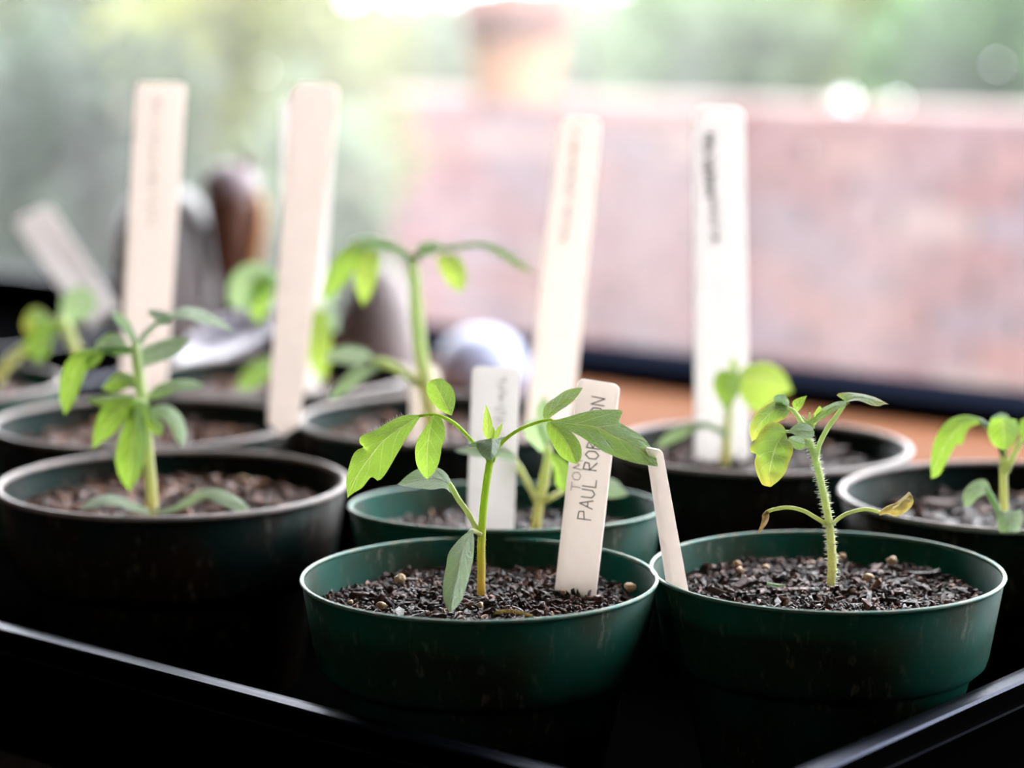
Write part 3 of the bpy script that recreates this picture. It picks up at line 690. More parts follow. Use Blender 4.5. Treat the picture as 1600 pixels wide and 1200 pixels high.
leaf('leaflet', lf, [(860, 658), (881, 653), (905, 646), (927, 641), (954, 640), (971, 641), (973, 645), (968, 655), (968, 660), (987, 671), (1006, 684), (1016, 697), (1024, 709), (1028, 729)],
     [(860, 659), (894, 662), (931, 667), (959, 681), (987, 694), (1010, 711), (1028, 729)],
     [(860, 660), (875, 665), (894, 675), (912, 685), (931, 698), (946, 707), (965, 715), (987, 722), (1006, 726), (1028, 729)], .945, M_LEAF, dz=(5, 0, -5, -9), tilt=9, fold=.8, wav=.8, ns=40, nt_=8)
leaf('leaf', s, [(762, 688), (755, 676), (755, 658), (757, 643), (759, 632)], [(763, 688), (762, 670), (761, 650), (759, 632)], [(764, 688), (770, 678), (769, 660), (764, 643), (759, 632)], .954, M_BUD, dz=(0, 1, 2), tilt=1, fold=.8)['label'] = 'bright upright young leaf at the tip'
leaf('leaf', s, [(773, 686), (773, 676), (778, 668), (786, 661)], [(774, 686), (777, 676), (786, 661)], [(776, 686), (782, 677), (786, 661)], .957, M_BUD, dz=(0, 1), fold=.4, ns=12)
leaf('leaf', s, [(768, 686), (767, 675), (771, 667)], [(770, 686), (771, 676), (771, 667)], [(772, 686), (775, 677), (771, 667)], .952, M_BUD, dz=(0, 1), fold=.4, ns=10)
leaf('leaf', s, [(758, 688), (745, 691), (747, 704), (755, 714), (767, 720)], [(768, 684), (768, 696), (767, 708), (767, 720)], [(778, 686), (782, 692), (779, 702), (774, 712), (767, 720)], .949, M_GREY, dz=(4, 0, -3, -4), tilt=0, fold=2.5)['label'] = 'small downy grey-green leaf folded over the tip'
leaf('leaf', s, [(762, 686), (750, 688), (738, 692), (728, 697)], [(762, 690), (749, 693), (728, 697)], [(762, 694), (748, 698), (728, 698)], .951, M_GREY, dz=(2, 0), fold=.6, ns=12)
leaf('leaf', s, [(776, 686), (785, 683), (797, 682)], [(776, 687), (786, 685), (797, 682)], [(776, 689), (787, 687), (797, 682)], .955, M_GREY, dz=(0, 0), fold=.4, ns=10)
ct, _, _ = ptube('cotyledon', s, [(752, 838, 4), (744, 825, 4.2), (731, 801, 4.5), (716, 780, 4.5), (706, 762, 4.6), (702, 754, 3)], M_STEMP, .955, 14)
leaf('blade', ct, [(712, 770), (705, 752), (696, 738), (682, 730), (662, 729), (640, 740), (621, 757)], [(708, 770), (694, 751), (662, 748), (621, 757)], [(704, 770), (694, 763), (675, 765), (654, 763), (636, 760), (621, 757)], .958, M_COTY, dz=(0, 3, 6, 8), tilt=7, fold=-.5, nt_=6)
ct, _, _ = ptube('cotyledon', s, [(752, 836, 4.2), (745, 832, 4), (738, 829, 4, -4), (732, 834, 3, -8)], M_STEMP, .952, 10)
leaf('blade', ct, [(738, 827), (722, 838), (702, 862), (697, 885), (693, 905), (692, 931), (697, 948), (704, 958)], [(738, 828), (723, 858), (716, 893), (708, 928), (704, 958)], [(739, 827), (741, 845), (740, 866), (737, 886), (729, 916), (719, 942), (704, 958)], .941, M_COTY, dz=(0, -12, -20, -30), tilt=-1, fold=2, nt_=7, ns=28)

# --- B: hairy, yellowing
s = seedling(1298, 908, .962, 'hairy pale-stemmed tomato seedling with yellowing leaves, front right pot')
_, p3, rr = ptube('stem', s, [(1298, 915, 6.5), (1300, 890, 7), (1300, 868, 7), (1296, 820, 6.2), (1290, 787, 6), (1281, 745, 5.6), (1274, 715, 5.6), (1266, 695, 5.4), (1258, 675, 5), (1254, 660, 3.6)], M_STEMP, .962, 30, 12)
hairs(s, p3, rr, 640, .0021, 15, 0, .95, .00024)
a, p3, rr = ptube('leaf', s, [(1277, 712, 4), (1280, 695, 4), (1292, 671, 4), (1306, 651, 3.8), (1318, 634, 3.4), (1322, 628, 2)], M_STEMP, .962, 14); a['label'] = 'right leaf stalk with a flat hairy leaf'
leaf('leaflet', a, [(1319, 626), (1307, 616), (1325, 613), (1345, 615), (1362, 619), (1375, 624), (1389, 632)], [(1319, 628), (1340, 620), (1362, 624), (1389, 632)], [(1319, 630), (1335, 626), (1348, 628), (1360, 633), (1372, 635), (1382, 632), (1389, 632)], .960, M_YLEAF, dz=(0, -2, -4), tilt=6, fold=.8)
leaf('leaflet', a, [(1326, 627), (1310, 627), (1296, 632), (1282, 640), (1272, 654)], [(1327, 629), (1305, 634), (1288, 644), (1271, 658)], [(1328, 631), (1310, 639), (1293, 650), (1272, 662)], .958, M_LEAF, dz=(0, -3, -3), tilt=4, fold=.6)
a, p3, rr = ptube('leaf', s, [(1262, 690, 4.2), (1257, 672, 4.2), (1250, 656, 4.0), (1240, 642, 3.6), (1230, 637, 2.6)], M_STEMP, .962, 12); a['label'] = 'left leaf stalk with a curled leaf'
leaf('leaflet', a, [(1234, 640), (1227, 618), (1205, 628), (1186, 641), (1174, 658), (1171, 674), (1175, 690)], [(1234, 641), (1213, 640), (1194, 655), (1181, 672), (1175, 690)], [(1235, 642), (1229, 652), (1215, 660), (1204, 668), (1190, 680), (1175, 690)], .968, M_YLEAF, dz=(0, 2, 4), tilt=5, fold=1, nt_=6)
leaf('leaflet', a, [(1243, 645), (1238, 629), (1247, 622), (1261, 618)], [(1243, 645), (1249, 632), (1261, 618)], [(1244, 645), (1253, 636), (1261, 618)], .966, M_LEAF, dz=(0, 2), tilt=2, fold=.4, ns=12)
leaf('leaflet', a, [(1230, 640), (1216, 634), (1208, 622), (1216, 616), (1226, 616)], [(1231, 639), (1224, 628), (1226, 616)], [(1232, 638), (1233, 627), (1226, 616)], .970, M_GREY, dz=(0, 2), tilt=2, fold=.5, ns=12)
a, _, _ = ptube('leaf', s, [(1262, 688, 3), (1252, 680, 3, -4), (1240, 675, 2.6, -8), (1226, 674, 2.4, -10)], M_STEMP, .960, 10); a['label'] = 'big drooping leaf yellowing towards its scorched tip'
leaf('leaflet', a, [(1228, 672), (1222, 664), (1210, 659), (1199, 662), (1187, 675), (1180, 688), (1172, 698), (1174, 707), (1182, 708), (1179, 722), (1182, 738), (1187, 750), (1192, 758), (1204, 761)],
     [(1228, 674), (1215, 692), (1207, 715), (1202, 740), (1204, 761)], [(1228, 675), (1231, 686), (1238, 695), (1239, 707), (1233, 722), (1228, 737), (1217, 751), (1204, 761)], .948, M_YLEAF, dz=(0, -4, -6, -6), tilt=1, fold=2, wav=1.4, ns=36, nt_=8)
leaf('leaflet', a, [(1232, 673), (1242, 664), (1253, 660), (1266, 664), (1273, 675)], [(1232, 674), (1246, 673), (1260, 674), (1273, 676)], [(1232, 675), (1245, 681), (1258, 685), (1270, 683), (1273, 676)], .947, M_LEAF, dz=(0, -2, -1), tilt=5, fold=.4, nt_=6)
leaf('leaf', s, [(1232, 684), (1240, 681), (1252, 682), (1262, 690)], [(1232, 686), (1245, 690), (1262, 694)], [(1232, 688), (1240, 700), (1252, 703), (1262, 696)], .975, M_LEAF, dz=(0, 3), tilt=3, fold=.5, ns=14)
for q in ([(1268, 672), (1262, 662), (1252, 650)], [(1266, 670), (1264, 658), (1265, 644)], [(1270, 670), (1270, 655), (1272, 648)]):
    ptube('bud', s, [(x, y, r_) for (x, y), r_ in zip(q, (3.4, 2.6, 1.2))], M_STEMP, .957, 8)
leaf('leaf', s, [(1270, 664), (1270, 650), (1277, 638), (1281, 634)], [(1272, 664), (1276, 650), (1281, 634)], [(1274, 664), (1283, 650), (1285, 640), (1281, 634)], .958, M_BUD, dz=(0, 0), fold=.4, ns=12)
ct, _, _ = ptube('cotyledon', s, [(1298, 824, 3.4), (1290, 818, 3.4), (1273, 808, 3.3), (1255, 798, 3.3), (1233, 793, 3.2), (1213, 795, 3.2), (1198, 800, 3.2), (1194, 804, 2.6)], M_STEMP, .962, 20); ct['label'] = 'arching seed-leaf stalk ending in a dried brown shred'
leaf('blade', ct, [(1199, 797), (1191, 804), (1190, 815), (1184, 832)], [(1200, 799), (1195, 812), (1185, 833)], [(1202, 800), (1200, 815), (1186, 834)], .961, M_BROWN, dz=(0, -2), fold=1.5, wav=2, ns=14)
ct, _, _ = ptube('cotyledon', s, [(1300, 820, 3.2), (1308, 812, 3.1), (1322, 803, 3), (1342, 797, 3), (1358, 796, 3), (1377, 801, 3)], M_STEMP, .962, 16); ct['label'] = 'arching seed-leaf stalk ending in a withered yellow blade'
leaf('blade', ct, [(1372, 801), (1385, 791), (1400, 785), (1414, 774), (1421, 768), (1425, 775), (1428, 783)], [(1374, 803), (1392, 797), (1412, 788), (1428, 783)], [(1374, 806), (1386, 803), (1400, 807), (1414, 801), (1424, 792), (1428, 783)], .958, M_WITHER, dz=(0, -3, -4), tilt=2, fold=4, wav=3, nt_=6)

# --- L: big lobed one at the left
s = seedling(238, 800, 1.118, 'large lobed seedling in the dark front left pot')
_, p3, rr = ptube('stem', s, [(238, 806, 9), (237, 770, 8.6), (233, 720, 8), (230, 680, 8), (224, 640, 8.5), (219, 600, 9), (214, 565, 8), (212, 535, 6)], M_STEMP, 1.118, 22, 10)
lf, _, _ = ptube('leaf', s, [(224, 630, 5), (216, 628, 5, -5), (210, 632, 5, -10), (206, 650, 3, -12)], M_STEMP, 1.115, 10); lf['label'] = 'lobed leaf hanging in front of the stem'
leaf('leaflet', lf, [(208, 628), (197, 655), (186, 682), (180, 710), (183, 735), (192, 755), (203, 768)], [(212, 626), (210, 660), (206, 700), (204, 735), (203, 768)], [(216, 630), (226, 655), (230, 685), (227, 712), (219, 742), (203, 768)], 1.103, M_LEAF, dz=(0, -4, -6, -4), fold=3, nt_=6)
leaf('leaflet', lf, [(212, 622), (188, 622), (165, 632), (153, 650), (146, 676), (145, 702)], [(212, 625), (192, 637), (170, 660), (145, 702)], [(212, 630), (197, 652), (180, 675), (160, 690), (145, 702)], 1.105, M_LEAF, dz=(0, -2, 0), tilt=2, fold=2, nt_=6)
leaf('leaflet', lf, [(214, 628), (222, 655), (233, 672), (252, 682)], [(215, 626), (230, 648), (252, 682)], [(217, 624), (236, 636), (244, 650), (255, 664), (252, 682)], 1.105, M_LEAF, dz=(0, -2, 0), tilt=-1, fold=1.5)
lf = leaf('leaf', s, [(226, 624), (245, 602), (276, 593), (304, 594), (320, 602)], [(228, 625), (252, 612), (285, 602), (320, 602)], [(230, 626), (254, 621), (282, 611), (306, 609), (320, 602)], 1.118, M_LEAF, dz=(0, 3, 8), tilt=6, fold=.8)
leaf('leaf', s, [(216, 604), (208, 588), (190, 581), (172, 590), (159, 607)], [(216, 606), (196, 594), (178, 597), (159, 607)], [(216, 608), (200, 606), (178, 613), (159, 607)], 1.118, M_LEAF, dz=(0, 4), tilt=5, fold=.5)
leaf('leaf', s, [(205, 615), (185, 615), (160, 618), (135, 624)], [(205, 620), (180, 623), (135, 624)], [(205, 628), (180, 634), (155, 634), (135, 625)], 1.125, M_LEAF, dz=(0, 6), tilt=4, fold=.4)
leaf('leaf', s, [(230, 640), (250, 632), (268, 635), (284, 650), (292, 678), (285, 698)], [(230, 645), (252, 642), (270, 655), (278, 675), (284, 699)], [(232, 648), (250, 652), (264, 664), (273, 683), (284, 699)], 1.115, M_COTY, dz=(0, 0, -4), tilt=4, fold=1.5)
leaf('leaf', s, [(213, 562), (222, 545), (250, 532), (278, 526), (297, 530)], [(214, 568), (238, 556), (270, 544), (297, 531)], [(216, 576), (248, 566), (278, 554), (297, 532)], 1.120, M_COTY, dz=(0, 4, 9), tilt=7, fold=.5)
leaf('leaf', s, [(206, 540), (200, 525), (188, 510), (178, 500), (178, 485)], [(210, 540), (202, 520), (190, 502), (179, 485)], [(216, 540), (210, 520), (198, 498), (180, 485)], 1.135, M_GREY, dz=(0, 6), tilt=2, fold=.5)
lf, _, _ = ptube('leaf', s, [(212, 552, 6), (195, 545, 6, 2), (170, 546, 6, 4), (146, 552, 5.5, 5), (136, 560, 3, 5)], M_COTY, 1.120, 14); lf['label'] = 'arching stalk with a long leaflet hanging at the far left'
leaf('leaflet', lf, [(150, 545), (128, 546), (108, 560), (95, 588), (93, 620), (101, 649)], [(150, 548), (128, 562), (112, 595), (101, 649)], [(150, 552), (140, 570), (127, 600), (116, 628), (101, 649)], 1.118, M_LEAF, dz=(0, -2, -4), tilt=1, fold=2, nt_=6)
leaf('leaflet', lf, [(160, 548), (136, 556), (134, 568), (142, 576)], [(161, 550), (150, 562), (142, 577)], [(162, 552), (158, 564), (142, 577)], 1.118, M_LEAF, dz=(0, -2), fold=1, ns=12)
leaf('leaflet', lf, [(200, 545), (190, 525), (170, 520), (150, 535)], [(200, 550), (182, 540), (150, 540)], [(200, 555), (180, 556), (150, 545)], 1.124, M_COTY, dz=(0, 4), tilt=4, fold=.5, ns=14)
lf, _, _ = ptube('leaf', s, [(214, 545, 5), (225, 525, 4.5, 4), (245, 505, 4, 8), (268, 492, 3.6, 12)], M_COTY, 1.12, 12)
leaf('leaflet', lf, [(262, 494), (285, 480), (315, 484), (345, 500), (369, 519)], [(262, 496), (290, 488), (325, 497), (369, 519)], [(262, 500), (290, 498), (325, 507), (369, 519)], 1.132, M_COTY, dz=(0, 6, 10), tilt=6, fold=.4)
leaf('leaflet', lf, [(246, 500), (232, 492), (235, 484), (260, 487)], [(246, 504), (244, 494), (264, 490)], [(250, 508), (264, 506), (270, 494)], 1.130, M_GREY, dz=(0, 3), tilt=2, fold=.4, ns=12)
leaf('cotyledon', s, [(236, 798), (212, 786), (190, 777), (166, 773), (142, 780), (124, 794)], [(236, 800), (212, 792), (188, 784), (165, 781), (124, 795)], [(236, 803), (210, 799), (188, 791), (164, 789), (145, 794), (124, 796)], 1.112, M_COTY, dz=(0, -6, -12, -16), tilt=5, fold=.4)
leaf('cotyledon', s, [(240, 798), (268, 792), (292, 777), (314, 765), (340, 763), (368, 775), (391, 794)], [(240, 800), (268, 796), (296, 783), (322, 772), (352, 778), (390, 796)], [(240, 803), (270, 800), (298, 790), (322, 780), (350, 790), (372, 800), (390, 798)], 1.112, M_COTY, dz=(0, -5, -12, -16), tilt=5, fold=.4)

# --- D: half hidden behind the sharp one
s = seedling(836, 824, 1.09, 'small pale seedling between the white plastic marker and the wooden name marker')
ptube('stem', s, [(836, 830, 9), (842, 790, 8), (849, 755, 8.5), (856, 720, 8), (856, 695, 6)], M_STEMP, 1.09, 16, 10)
ct, _, _ = ptube('cotyledon', s, [(850, 783, 6), (862, 777, 5.5), (884, 765, 5, 4), (905, 758, 5, 8), (930, 752, 5, 12)], M_STEMP, 1.088, 12)
leaf('blade', ct, [(920, 754), (944, 747), (962, 750), (980, 770)], [(920, 760), (950, 762), (980, 772)], [(920, 766), (940, 777), (962, 778), (980, 774)], 1.100, M_COTY, dz=(0, 4), tilt=3, fold=1)
ct, _, _ = ptube('cotyledon', s, [(838, 783, 6), (830, 765, 5.5), (818, 742, 5.5), (805, 721, 5.5), (798, 710, 4)], M_STEMP, 1.088, 12)
leaf('blade', ct, [(806, 722), (800, 706), (775, 697), (742, 697), (712, 703)], [(806, 716), (775, 706), (742, 705), (712, 704)], [(806, 722), (780, 716), (745, 713), (712, 706)], 1.082, M_COTY, dz=(0, -3, -6), tilt=5, fold=.5)
leaf('leaf', s, [(855, 712), (838, 700), (822, 682), (818, 665), (832, 655)], [(856, 710), (846, 692), (838, 672), (836, 655)], [(858, 708), (856, 690), (850, 670), (838, 655)], 1.100, M_COTY, dz=(0, 4), tilt=3, fold=1)
leaf('leaf', s, [(858, 712), (866, 735), (868, 757), (880, 768)], [(858, 710), (874, 735), (882, 768)], [(860, 706), (885, 722), (896, 745), (884, 768)], 1.080, M_LEAF, dz=(0, -3), fold=1)
leaf('leaf', s, [(853, 700), (842, 670), (838, 640), (850, 618)], [(855, 700), (851, 665), (850, 618)], [(857, 700), (862, 668), (860, 640), (851, 618)], 1.10, M_COTY, dz=(0, 5), fold=1)

# --- C
s = seedling(1134, 722, 1.235, 'little two-leaved seedling in front of the widest white marker')
ptube('stem', s, [(1133, 728, 9), (1135, 700, 8), (1137, 665, 7), (1140, 630, 6), (1146, 596, 5), (1150, 584, 4)], M_STEMP, 1.235, 16, 10)
leaf('leaf', s, [(1144, 578), (1122, 580), (1114, 602), (1122, 622), (1136, 645)], [(1146, 580), (1140, 600), (1137, 622), (1136, 645)], [(1148, 578), (1158, 594), (1152, 618), (1136, 645)], 1.225, M_LEAF, dz=(0, -4, -4), fold=2)
leaf('leaf', s, [(1150, 592), (1162, 574), (1182, 567), (1206, 569), (1226, 584), (1238, 610)], [(1150, 594), (1175, 590), (1205, 594), (1238, 611)], [(1150, 597), (1160, 625), (1182, 645), (1204, 632), (1222, 618), (1238, 612)], 1.240, M_BUD, dz=(0, 3, 5), tilt=2, fold=1.2, nt_=6)
leaf('leaf', s, [(1148, 584), (1140, 572), (1142, 562)], [(1149, 584), (1146, 572), (1146, 560)], [(1151, 584), (1153, 572), (1147, 560)], 1.235, M_BUD, dz=(0, 1), fold=.4, ns=10)
ct, _, _ = ptube('cotyledon', s, [(1136, 680, 5), (1115, 668, 4.5, 3), (1095, 664, 4.5, 5), (1080, 668, 5, 5)], M_COTY, 1.228, 12)
leaf('blade', ct, [(1092, 660), (1068, 664), (1042, 677), (1024, 698)], [(1092, 665), (1066, 674), (1024, 700)], [(1092, 671), (1068, 684), (1040, 696), (1024, 701)], 1.231, M_COTY, dz=(0, 2), tilt=2, fold=.5)

# --- R
s = seedling(1572, 822, 1.06, 'dark green seedling cut by the right picture edge')
ptube('stem', s, [(1570, 830, 7), (1569, 790, 6.6), (1568, 750, 6.5), (1568, 715, 6.5), (1570, 695, 5)], M_STEMP, 1.06, 16, 10)
lf, _, _ = ptube('leaf', s, [(1568, 712, 5), (1560, 690, 5), (1545, 668, 5), (1525, 656, 5, -2), (1510, 657, 4, -3)], M_GREY, 1.06, 12); lf['label'] = 'arching left leaf with a long hanging leaflet'
leaf('leaflet', lf, [(1530, 652), (1508, 648), (1484, 655), (1468, 672), (1458, 695), (1454, 725), (1455, 748)], [(1530, 656), (1505, 662), (1484, 685), (1467, 715), (1455, 748)], [(1530, 662), (1512, 672), (1504, 694), (1494, 696), (1480, 720), (1468, 742), (1455, 748)], 1.052, M_LEAF, dz=(0, -2, -4), tilt=3, fold=2, nt_=6, ns=28)
leaf('leaf', s, [(1548, 655), (1543, 675), (1552, 695), (1570, 704)], [(1566, 652), (1568, 670), (1569, 688), (1570, 704)], [(1588, 655), (1592, 672), (1584, 694), (1570, 704)], 1.046, M_LEAF, dz=(0, -2, -2), fold=3, nt_=6)
leaf('leaf', s, [(1562, 665), (1548, 655), (1553, 650), (1562, 645)], [(1566, 665), (1560, 655), (1566, 645)], [(1572, 665), (1578, 655), (1574, 648), (1566, 645)], 1.06, M_GREY, dz=(0, 1), fold=.4, ns=12)
lf, _, _ = ptube('leaf', s, [(1572, 738, 5), (1582, 715, 5), (1594, 692, 5), (1612, 672, 4.5), (1640, 660, 4)], M_STEMP, 1.06, 12)
leaf('leaflet', lf, [(1592, 672), (1596, 655), (1625, 648), (1660, 660), (1690, 690)], [(1592, 676), (1620, 668), (1655, 675), (1690, 692)], [(1592, 680), (1612, 695), (1650, 700), (1690, 694)], 1.055, M_LEAF, dz=(0, -3), tilt=4, fold=1)
ct, _, _ = ptube('cotyledon', s, [(1568, 812, 5), (1558, 795, 5), (1548, 775, 5, -2), (1538, 760, 5, -3)], M_COTY, 1.055, 10)
leaf('blade', ct, [(1548, 764), (1540, 750), (1522, 752), (1506, 768), (1505, 790)], [(1544, 768), (1528, 764), (1516, 772), (1508, 792)], [(1540, 772), (1528, 778), (1522, 784), (1516, 790), (1510, 792)], 1.050, M_COTY, dz=(0, -2, -4), tilt=3, fold=1)
leaf('cotyledon', s, [(1572, 806), (1560, 796), (1557, 812), (1562, 832)], [(1577, 792), (1577, 805), (1577, 832)], [(1580, 806), (1594, 796), (1598, 812), (1592, 832)], 1.040, M_COTY, dz=(0, -6, -10), fold=3)

# --- F: the tallest, far and blurred
s = seedling(672, 668, 1.262, 'tallest blurred seedling with bright hanging leaflets behind the centre pots')
ptube('stem', s, [(676, 676, 12), (672, 640, 12), (664, 590, 11), (655, 530, 10.5), (650, 470, 10), (646, 420, 9), (643, 398, 7)], M_STEMP, 1.262, 22, 10)
lf, _, _ = ptube('leaf', s, [(646, 410, 6), (630, 394, 6), (605, 382, 6), (580, 380, 5, 2), (556, 388, 5, 3)], M_COTY, 1.262, 14); lf['label'] = 'left arching leaf with hanging leaflets'
leaf('leaflet', lf, [(566, 380), (545, 385), (525, 402), (510, 430), (503, 466)], [(566, 386), (545, 402), (525, 430), (503, 467)], [(566, 394), (556, 415), (542, 440), (522, 458), (503, 468)], 1.258, M_LEAF, dz=(0, -3, -6), tilt=2, fold=1.5)
leaf('leaflet', lf, [(575, 388), (560, 402), (554, 430), (558, 458), (567, 478)], [(578, 388), (574, 415), (570, 445), (567, 478)], [(582, 388), (594, 402), (590, 432), (580, 460), (567, 478)], 1.255, M_BUD, dz=(0, -3, -3), fold=2)
leaf('leaflet', lf, [(610, 384), (590, 370), (565, 368), (545, 376)], [(610, 388), (585, 378), (545, 378)], [(610, 394), (585, 390), (560, 388), (545, 380)], 1.27, M_COTY, dz=(0, 5), tilt=5, fold=.5)
lf, _, _ = ptube('leaf', s, [(646, 410, 6), (660, 392, 5.5), (682, 388, 5), (715, 386, 4), (745, 382, 4), (768, 384, 4)], M_COTY, 1.262, 16); lf['label'] = 'right leaf with one bright hanging leaflet'
leaf('leaflet', lf, [(682, 404), (690, 428), (703, 446), (718, 456)], [(690, 396), (703, 415), (716, 434), (720, 456)], [(700, 396), (718, 402), (727, 422), (728, 442), (720, 456)], 1.255, M_BUD, dz=(0, -3, -3), fold=2)
leaf('leaflet', lf, [(762, 380), (780, 386), (806, 402), (834, 424)], [(762, 384), (782, 393), (806, 409), (834, 426)], [(762, 390), (782, 401), (806, 417), (834, 428)], 1.262, M_LEAF, dz=(0, 3), tilt=3, fold=.4)
leaf('leaflet', lf, [(650, 398), (652, 384), (672, 376), (690, 382)], [(652, 400), (666, 388), (690, 384)], [(656, 402), (676, 398), (690, 388)], 1.265, M_COTY, dz=(0, 3), tilt=3, fold=.4)
ct, _, _ = ptube('cotyledon', s, [(660, 605, 7), (640, 590, 7), (618, 574, 7.5, -3), (594, 566, 8, -5), (574, 568, 8, -6)], M_STEMP, 1.262, 14)
leaf('blade', ct, [(592, 560), (570, 563), (548, 578), (524, 604), (514, 622)], [(592, 568), (570, 575), (550, 592), (514, 624)], [(592, 578), (574, 588), (552, 606), (530, 620), (514, 626)], 1.255, M_COTY, dz=(0, -6, -10), tilt=3, fold=1)
leaf('cotyledon', s, [(588, 572), (575, 548), (545, 540), (522, 545), (508, 556)], [(590, 574), (566, 560), (540, 555), (508, 560)], [(592, 578), (566, 572), (536, 568), (508, 564)], 1.285, M_COTY, dz=(0, 4), tilt=6, fold=.5)

# --- G
s = seedling(462, 596, 1.45, 'blurred seedling mostly hidden behind the tapering marker')
ptube('stem', s, [(462, 606, 9), (460, 560, 8.5), (458, 510, 8), (462, 470, 7), (470, 455, 5)], M_STEMP, 1.45, 14, 10)
lf, _, _ = ptube('leaf', s, [(460, 480, 6), (445, 452, 6), (420, 430, 5.5), (400, 432, 5)], M_COTY, 1.45, 12)
leaf('leaflet', lf, [(430, 424), (402, 410), (375, 418), (358, 440), (356, 470)], [(430, 430), (402, 432), (380, 448), (358, 474)], [(430, 440), (412, 460), (392, 478), (372, 482), (360, 476)], 1.45, M_COTY, dz=(0, -4, -6), tilt=4, fold=1)
leaf('leaflet', lf, [(410, 430), (392, 446), (388, 478), (400, 505)], [(414, 430), (406, 460), (402, 506)], [(420, 432), (428, 455), (420, 485), (404, 506)], 1.445, M_LEAF, dz=(0, -3), fold=1.5)
lf, _, _ = ptube('leaf', s, [(462, 490, 6), (475, 475, 6), (490, 480, 5.5, -2), (498, 495, 5, -3)], M_COTY, 1.45, 12)
leaf('leaflet', lf, [(488, 482), (478, 520), (480, 556), (492, 582), (504, 598)], [(496, 484), (496, 525), (500, 565), (504, 598)], [(508, 482), (516, 512), (516, 556), (512, 582), (504, 598)], 1.44, M_BUD, dz=(0, -4, -4), fold=2)
leaf('leaflet', lf, [(480, 480), (480, 456), (498, 438), (520, 445)], [(484, 482), (498, 465), (524, 452)], [(490, 486), (512, 484), (526, 466)], 1.46, M_COTY, dz=(0, 4), tilt=4, fold=.6)
leaf('leaflet', lf, [(496, 488), (512, 474), (528, 490), (530, 515)], [(496, 492), (514, 494), (528, 518)], [(494, 496), (506, 512), (524, 520)], 1.45, M_GREY, dz=(0, 2), tilt=2, fold=.6)
leaf('cotyledon', s, [(456, 580), (430, 560), (400, 562), (380, 580), (368, 604)], [(456, 586), (428, 572), (400, 580), (368, 606)], [(456, 594), (430, 588), (408, 600), (388, 610), (370, 608)], 1.43, M_LEAF, dz=(0, -10, -16), tilt=3, fold=1)

# --- H
s = seedling(20, 596, 1.42, 'blurred pale seedling rising from the pot at the left picture edge')
ptube('stem', s, [(-10, 604, 9), (10, 570, 9), (45, 540, 8), (80, 510, 8), (100, 498, 6)], M_STEMP, 1.42, 14, 10)
lf, _, _ = ptube('leaf', s, [(78, 512, 7), (95, 500, 8), (106, 515, 8), (116, 540, 8), (122, 556, 6)], M_STEMP, 1.42, 12)
leaf('leaf', s, [(88, 505), (62, 508), (44, 525), (42, 550), (55, 565)], [(88, 510), (70, 524), (60, 545), (58, 566)], [(90, 516), (82, 535), (74, 556), (60, 567)], 1.41, M_LEAF, dz=(0, -4), fold=1.5)
leaf('leaf', s, [(85, 500), (60, 480), (42, 488), (34, 510)], [(85, 505), (60, 496), (36, 512)], [(85, 510), (62, 512), (40, 520)], 1.42, M_YLEAF, dz=(0, -4), tilt=4, fold=1)
leaf('leaf', s, [(95, 500), (96, 470), (115, 450), (140, 452), (152, 470)], [(97, 502), (115, 480), (150, 472)], [(100, 504), (125, 502), (145, 490), (152, 474)], 1.44, M_COTY, dz=(0, 4), tilt=5, fold=1)

# ------------------------------------------------------------------ things on the bench behind the tray
def lathe_thing(name, px, ypx, d, prof, mat, label, cat, parts=(), seg=48, tilt=None):
    c = P(px, ypx, d); c.z = .0005
    o = empty(name, c, label, cat)
    v, f = lathe_geo(prof, seg, c); mesh('body', v, f, mat, o)
    for (nm, pr, mt) in parts:
        v, f = lathe_geo(pr, seg, c); mesh(nm, v, f, mt, o)
    return o
M_GREYV = simple('grey_glaze', (.20, .19, .20), .35, nscale=20, ncol=(.27, .26, .27))
M_STONE = simple('grey_stoneware', (.20, .165, .165), .5, nscale=30, ncol=(.26, .22, .225))
M_BRJUG = simple('brown_glaze', (.10, .045, .03), .4, nscale=15, ncol=(.15, .07, .05))
M_LAV = simple('pale_lavender_glaze', (.30, .24, .27), .5)
M_BLUE = simple('pale_blue_enamel', (.42, .47, .66), .4)
M_BLUED = simple('blue_grey_enamel', (.10, .11, .17), .4)
M_WHITE = simple('white_plastic_dish', (.42, .40, .50), .3)
lathe_thing('vase', 262, 560, 2.02, [(.028, 0), (.034, .003), (.041, .06), (.043, .12), (.040, .150), (.030, .172), (.018, .182), (.016, .182), (.02, .17)], M_GREYV, 'rounded dark grey vase behind the farthest left marker', 'vase')
jug = lathe_thing('jug', 366, 560, 2.0, [(.018, 0), (.019, .003), (.010, .03), (.0095, .06), (.013, .10), (.0185, .14), (.0225, .17), (.0225, .180)], M_BRJUG, 'brown glazed jug with a pale collar behind the left markers', 'jug',
            parts=[('collar', [(.0222, .178), (.0245, .182), (.023, .192), (.017, .200), (.010, .204), (.001, .205)], M_LAV)])
c = jug.location
v, f = lathe_geo([(.002, 0), (.0055, .003), (.0065, .008), (.004, .013), (.001, .014)], 16, c + Vector((.0135, 0, .199))); mesh('knob', v, f, M_BRJUG, jug)
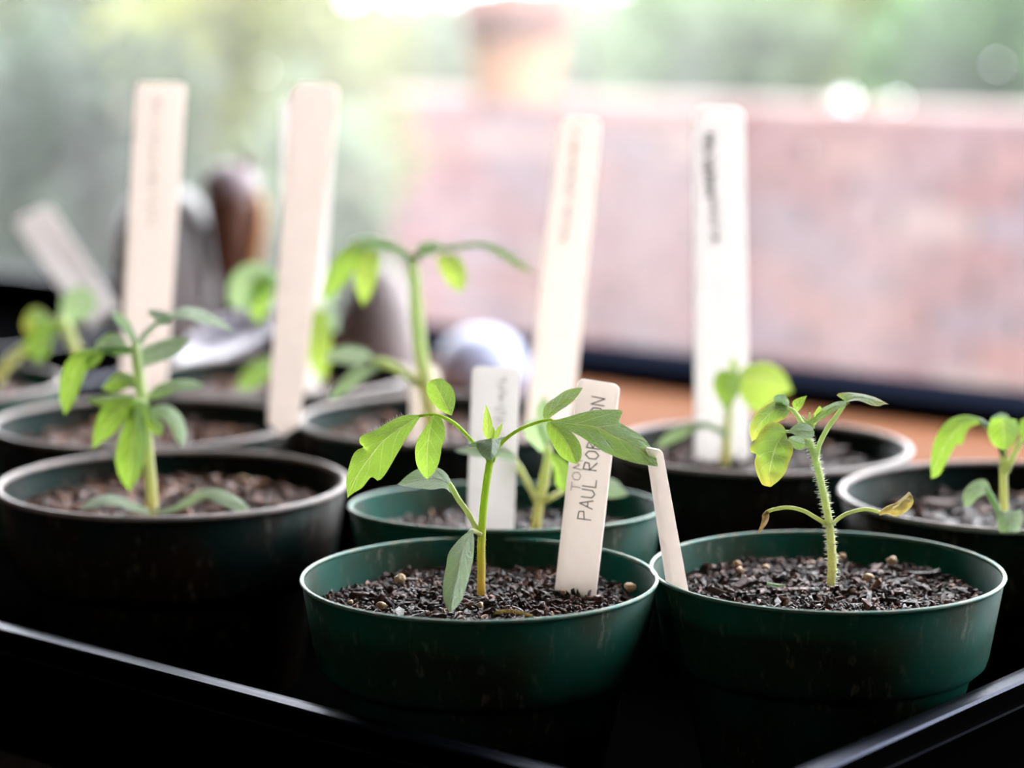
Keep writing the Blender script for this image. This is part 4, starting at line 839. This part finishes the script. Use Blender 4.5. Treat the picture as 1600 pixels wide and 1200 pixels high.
pts = [c + Vector(q) for q in ((.020, -.004, .176), (.025, -.006, .168), (.021, -.008, .135), (.012, -.009, .10), (.007, -.008, .07), (.004, -.006, .045))]
v, f = tube_geo([Vector(x) for x in cr([tuple(q) for q in pts], 16)], [.0055] * 16, 12); mesh('lit_edge_strip', v, f, simple('lit_edge_amber', (.52, .25, .10), .3), jug)['label'] = 'amber strip standing for the lit right edge'  # strip along the profile: the jug's lit edge put into shape and colour
lathe_thing('jar', 592, 560, 1.85, [(.024, 0), (.029, .003), (.032, .03), (.0325, .07), (.029, .10), (.020, .122), (.008, .134), (.001, .136)], M_STONE, 'grey stoneware jar with a domed top behind the tallest seedling', 'jar')
lathe_thing('bowl', 752, 560, 2.06, [(.041, 0), (.042, .003), (.0415, .008), (.040, .012)], M_BLUED, 'pale blue upturned bowl on the bench by the window frame', 'bowl',
            parts=[('dome', [(.0415, .010), (.0405, .022), (.036, .038), (.028, .049), (.015, .056), (.004, .058), (.001, .058)], M_BLUE)])
# white dish leaning up behind the farthest back pot
c = P(370, 540, 1.60); dish = empty('dish', c, 'glossy white dish leaning behind the farthest back pot', 'dish')
Mx = Matrix.Rotation(math.radians(-22), 3, 'Y') @ Matrix.Rotation(math.radians(14), 3, 'X')
v, f = lathe_geo([(.001, -.002), (.020, -.002), (.030, .003), (.040, .008), (.041, .0095), (.039, .0095), (.029, .005), (.019, 0), (.001, 0)], 48, c, Mx); mesh('plate', v, f, M_WHITE, dish)

# scraps on the compost
sa, sb = bpy.data.objects['potting_soil'], bpy.data.objects['potting_soil.001']
leaf('leaf_fragment', sb, [(1198, 909), (1206, 910), (1218, 912), (1228, 913)], [(1198, 911), (1212, 914), (1228, 914)], [(1198, 913), (1208, 917), (1220, 918), (1228, 915)], .928, M_LEAF, dz=(0, 0), tilt=2, fold=.3, ns=10)['label'] = 'small fresh green leaf scrap'
ptube('twig', sa, [(772, 958, 2.2), (790, 955, 2.4), (812, 957, 2.2), (832, 963, 1.6)], M_WITHER, .892, 12)[0]['label'] = 'thin yellowish curved twig'
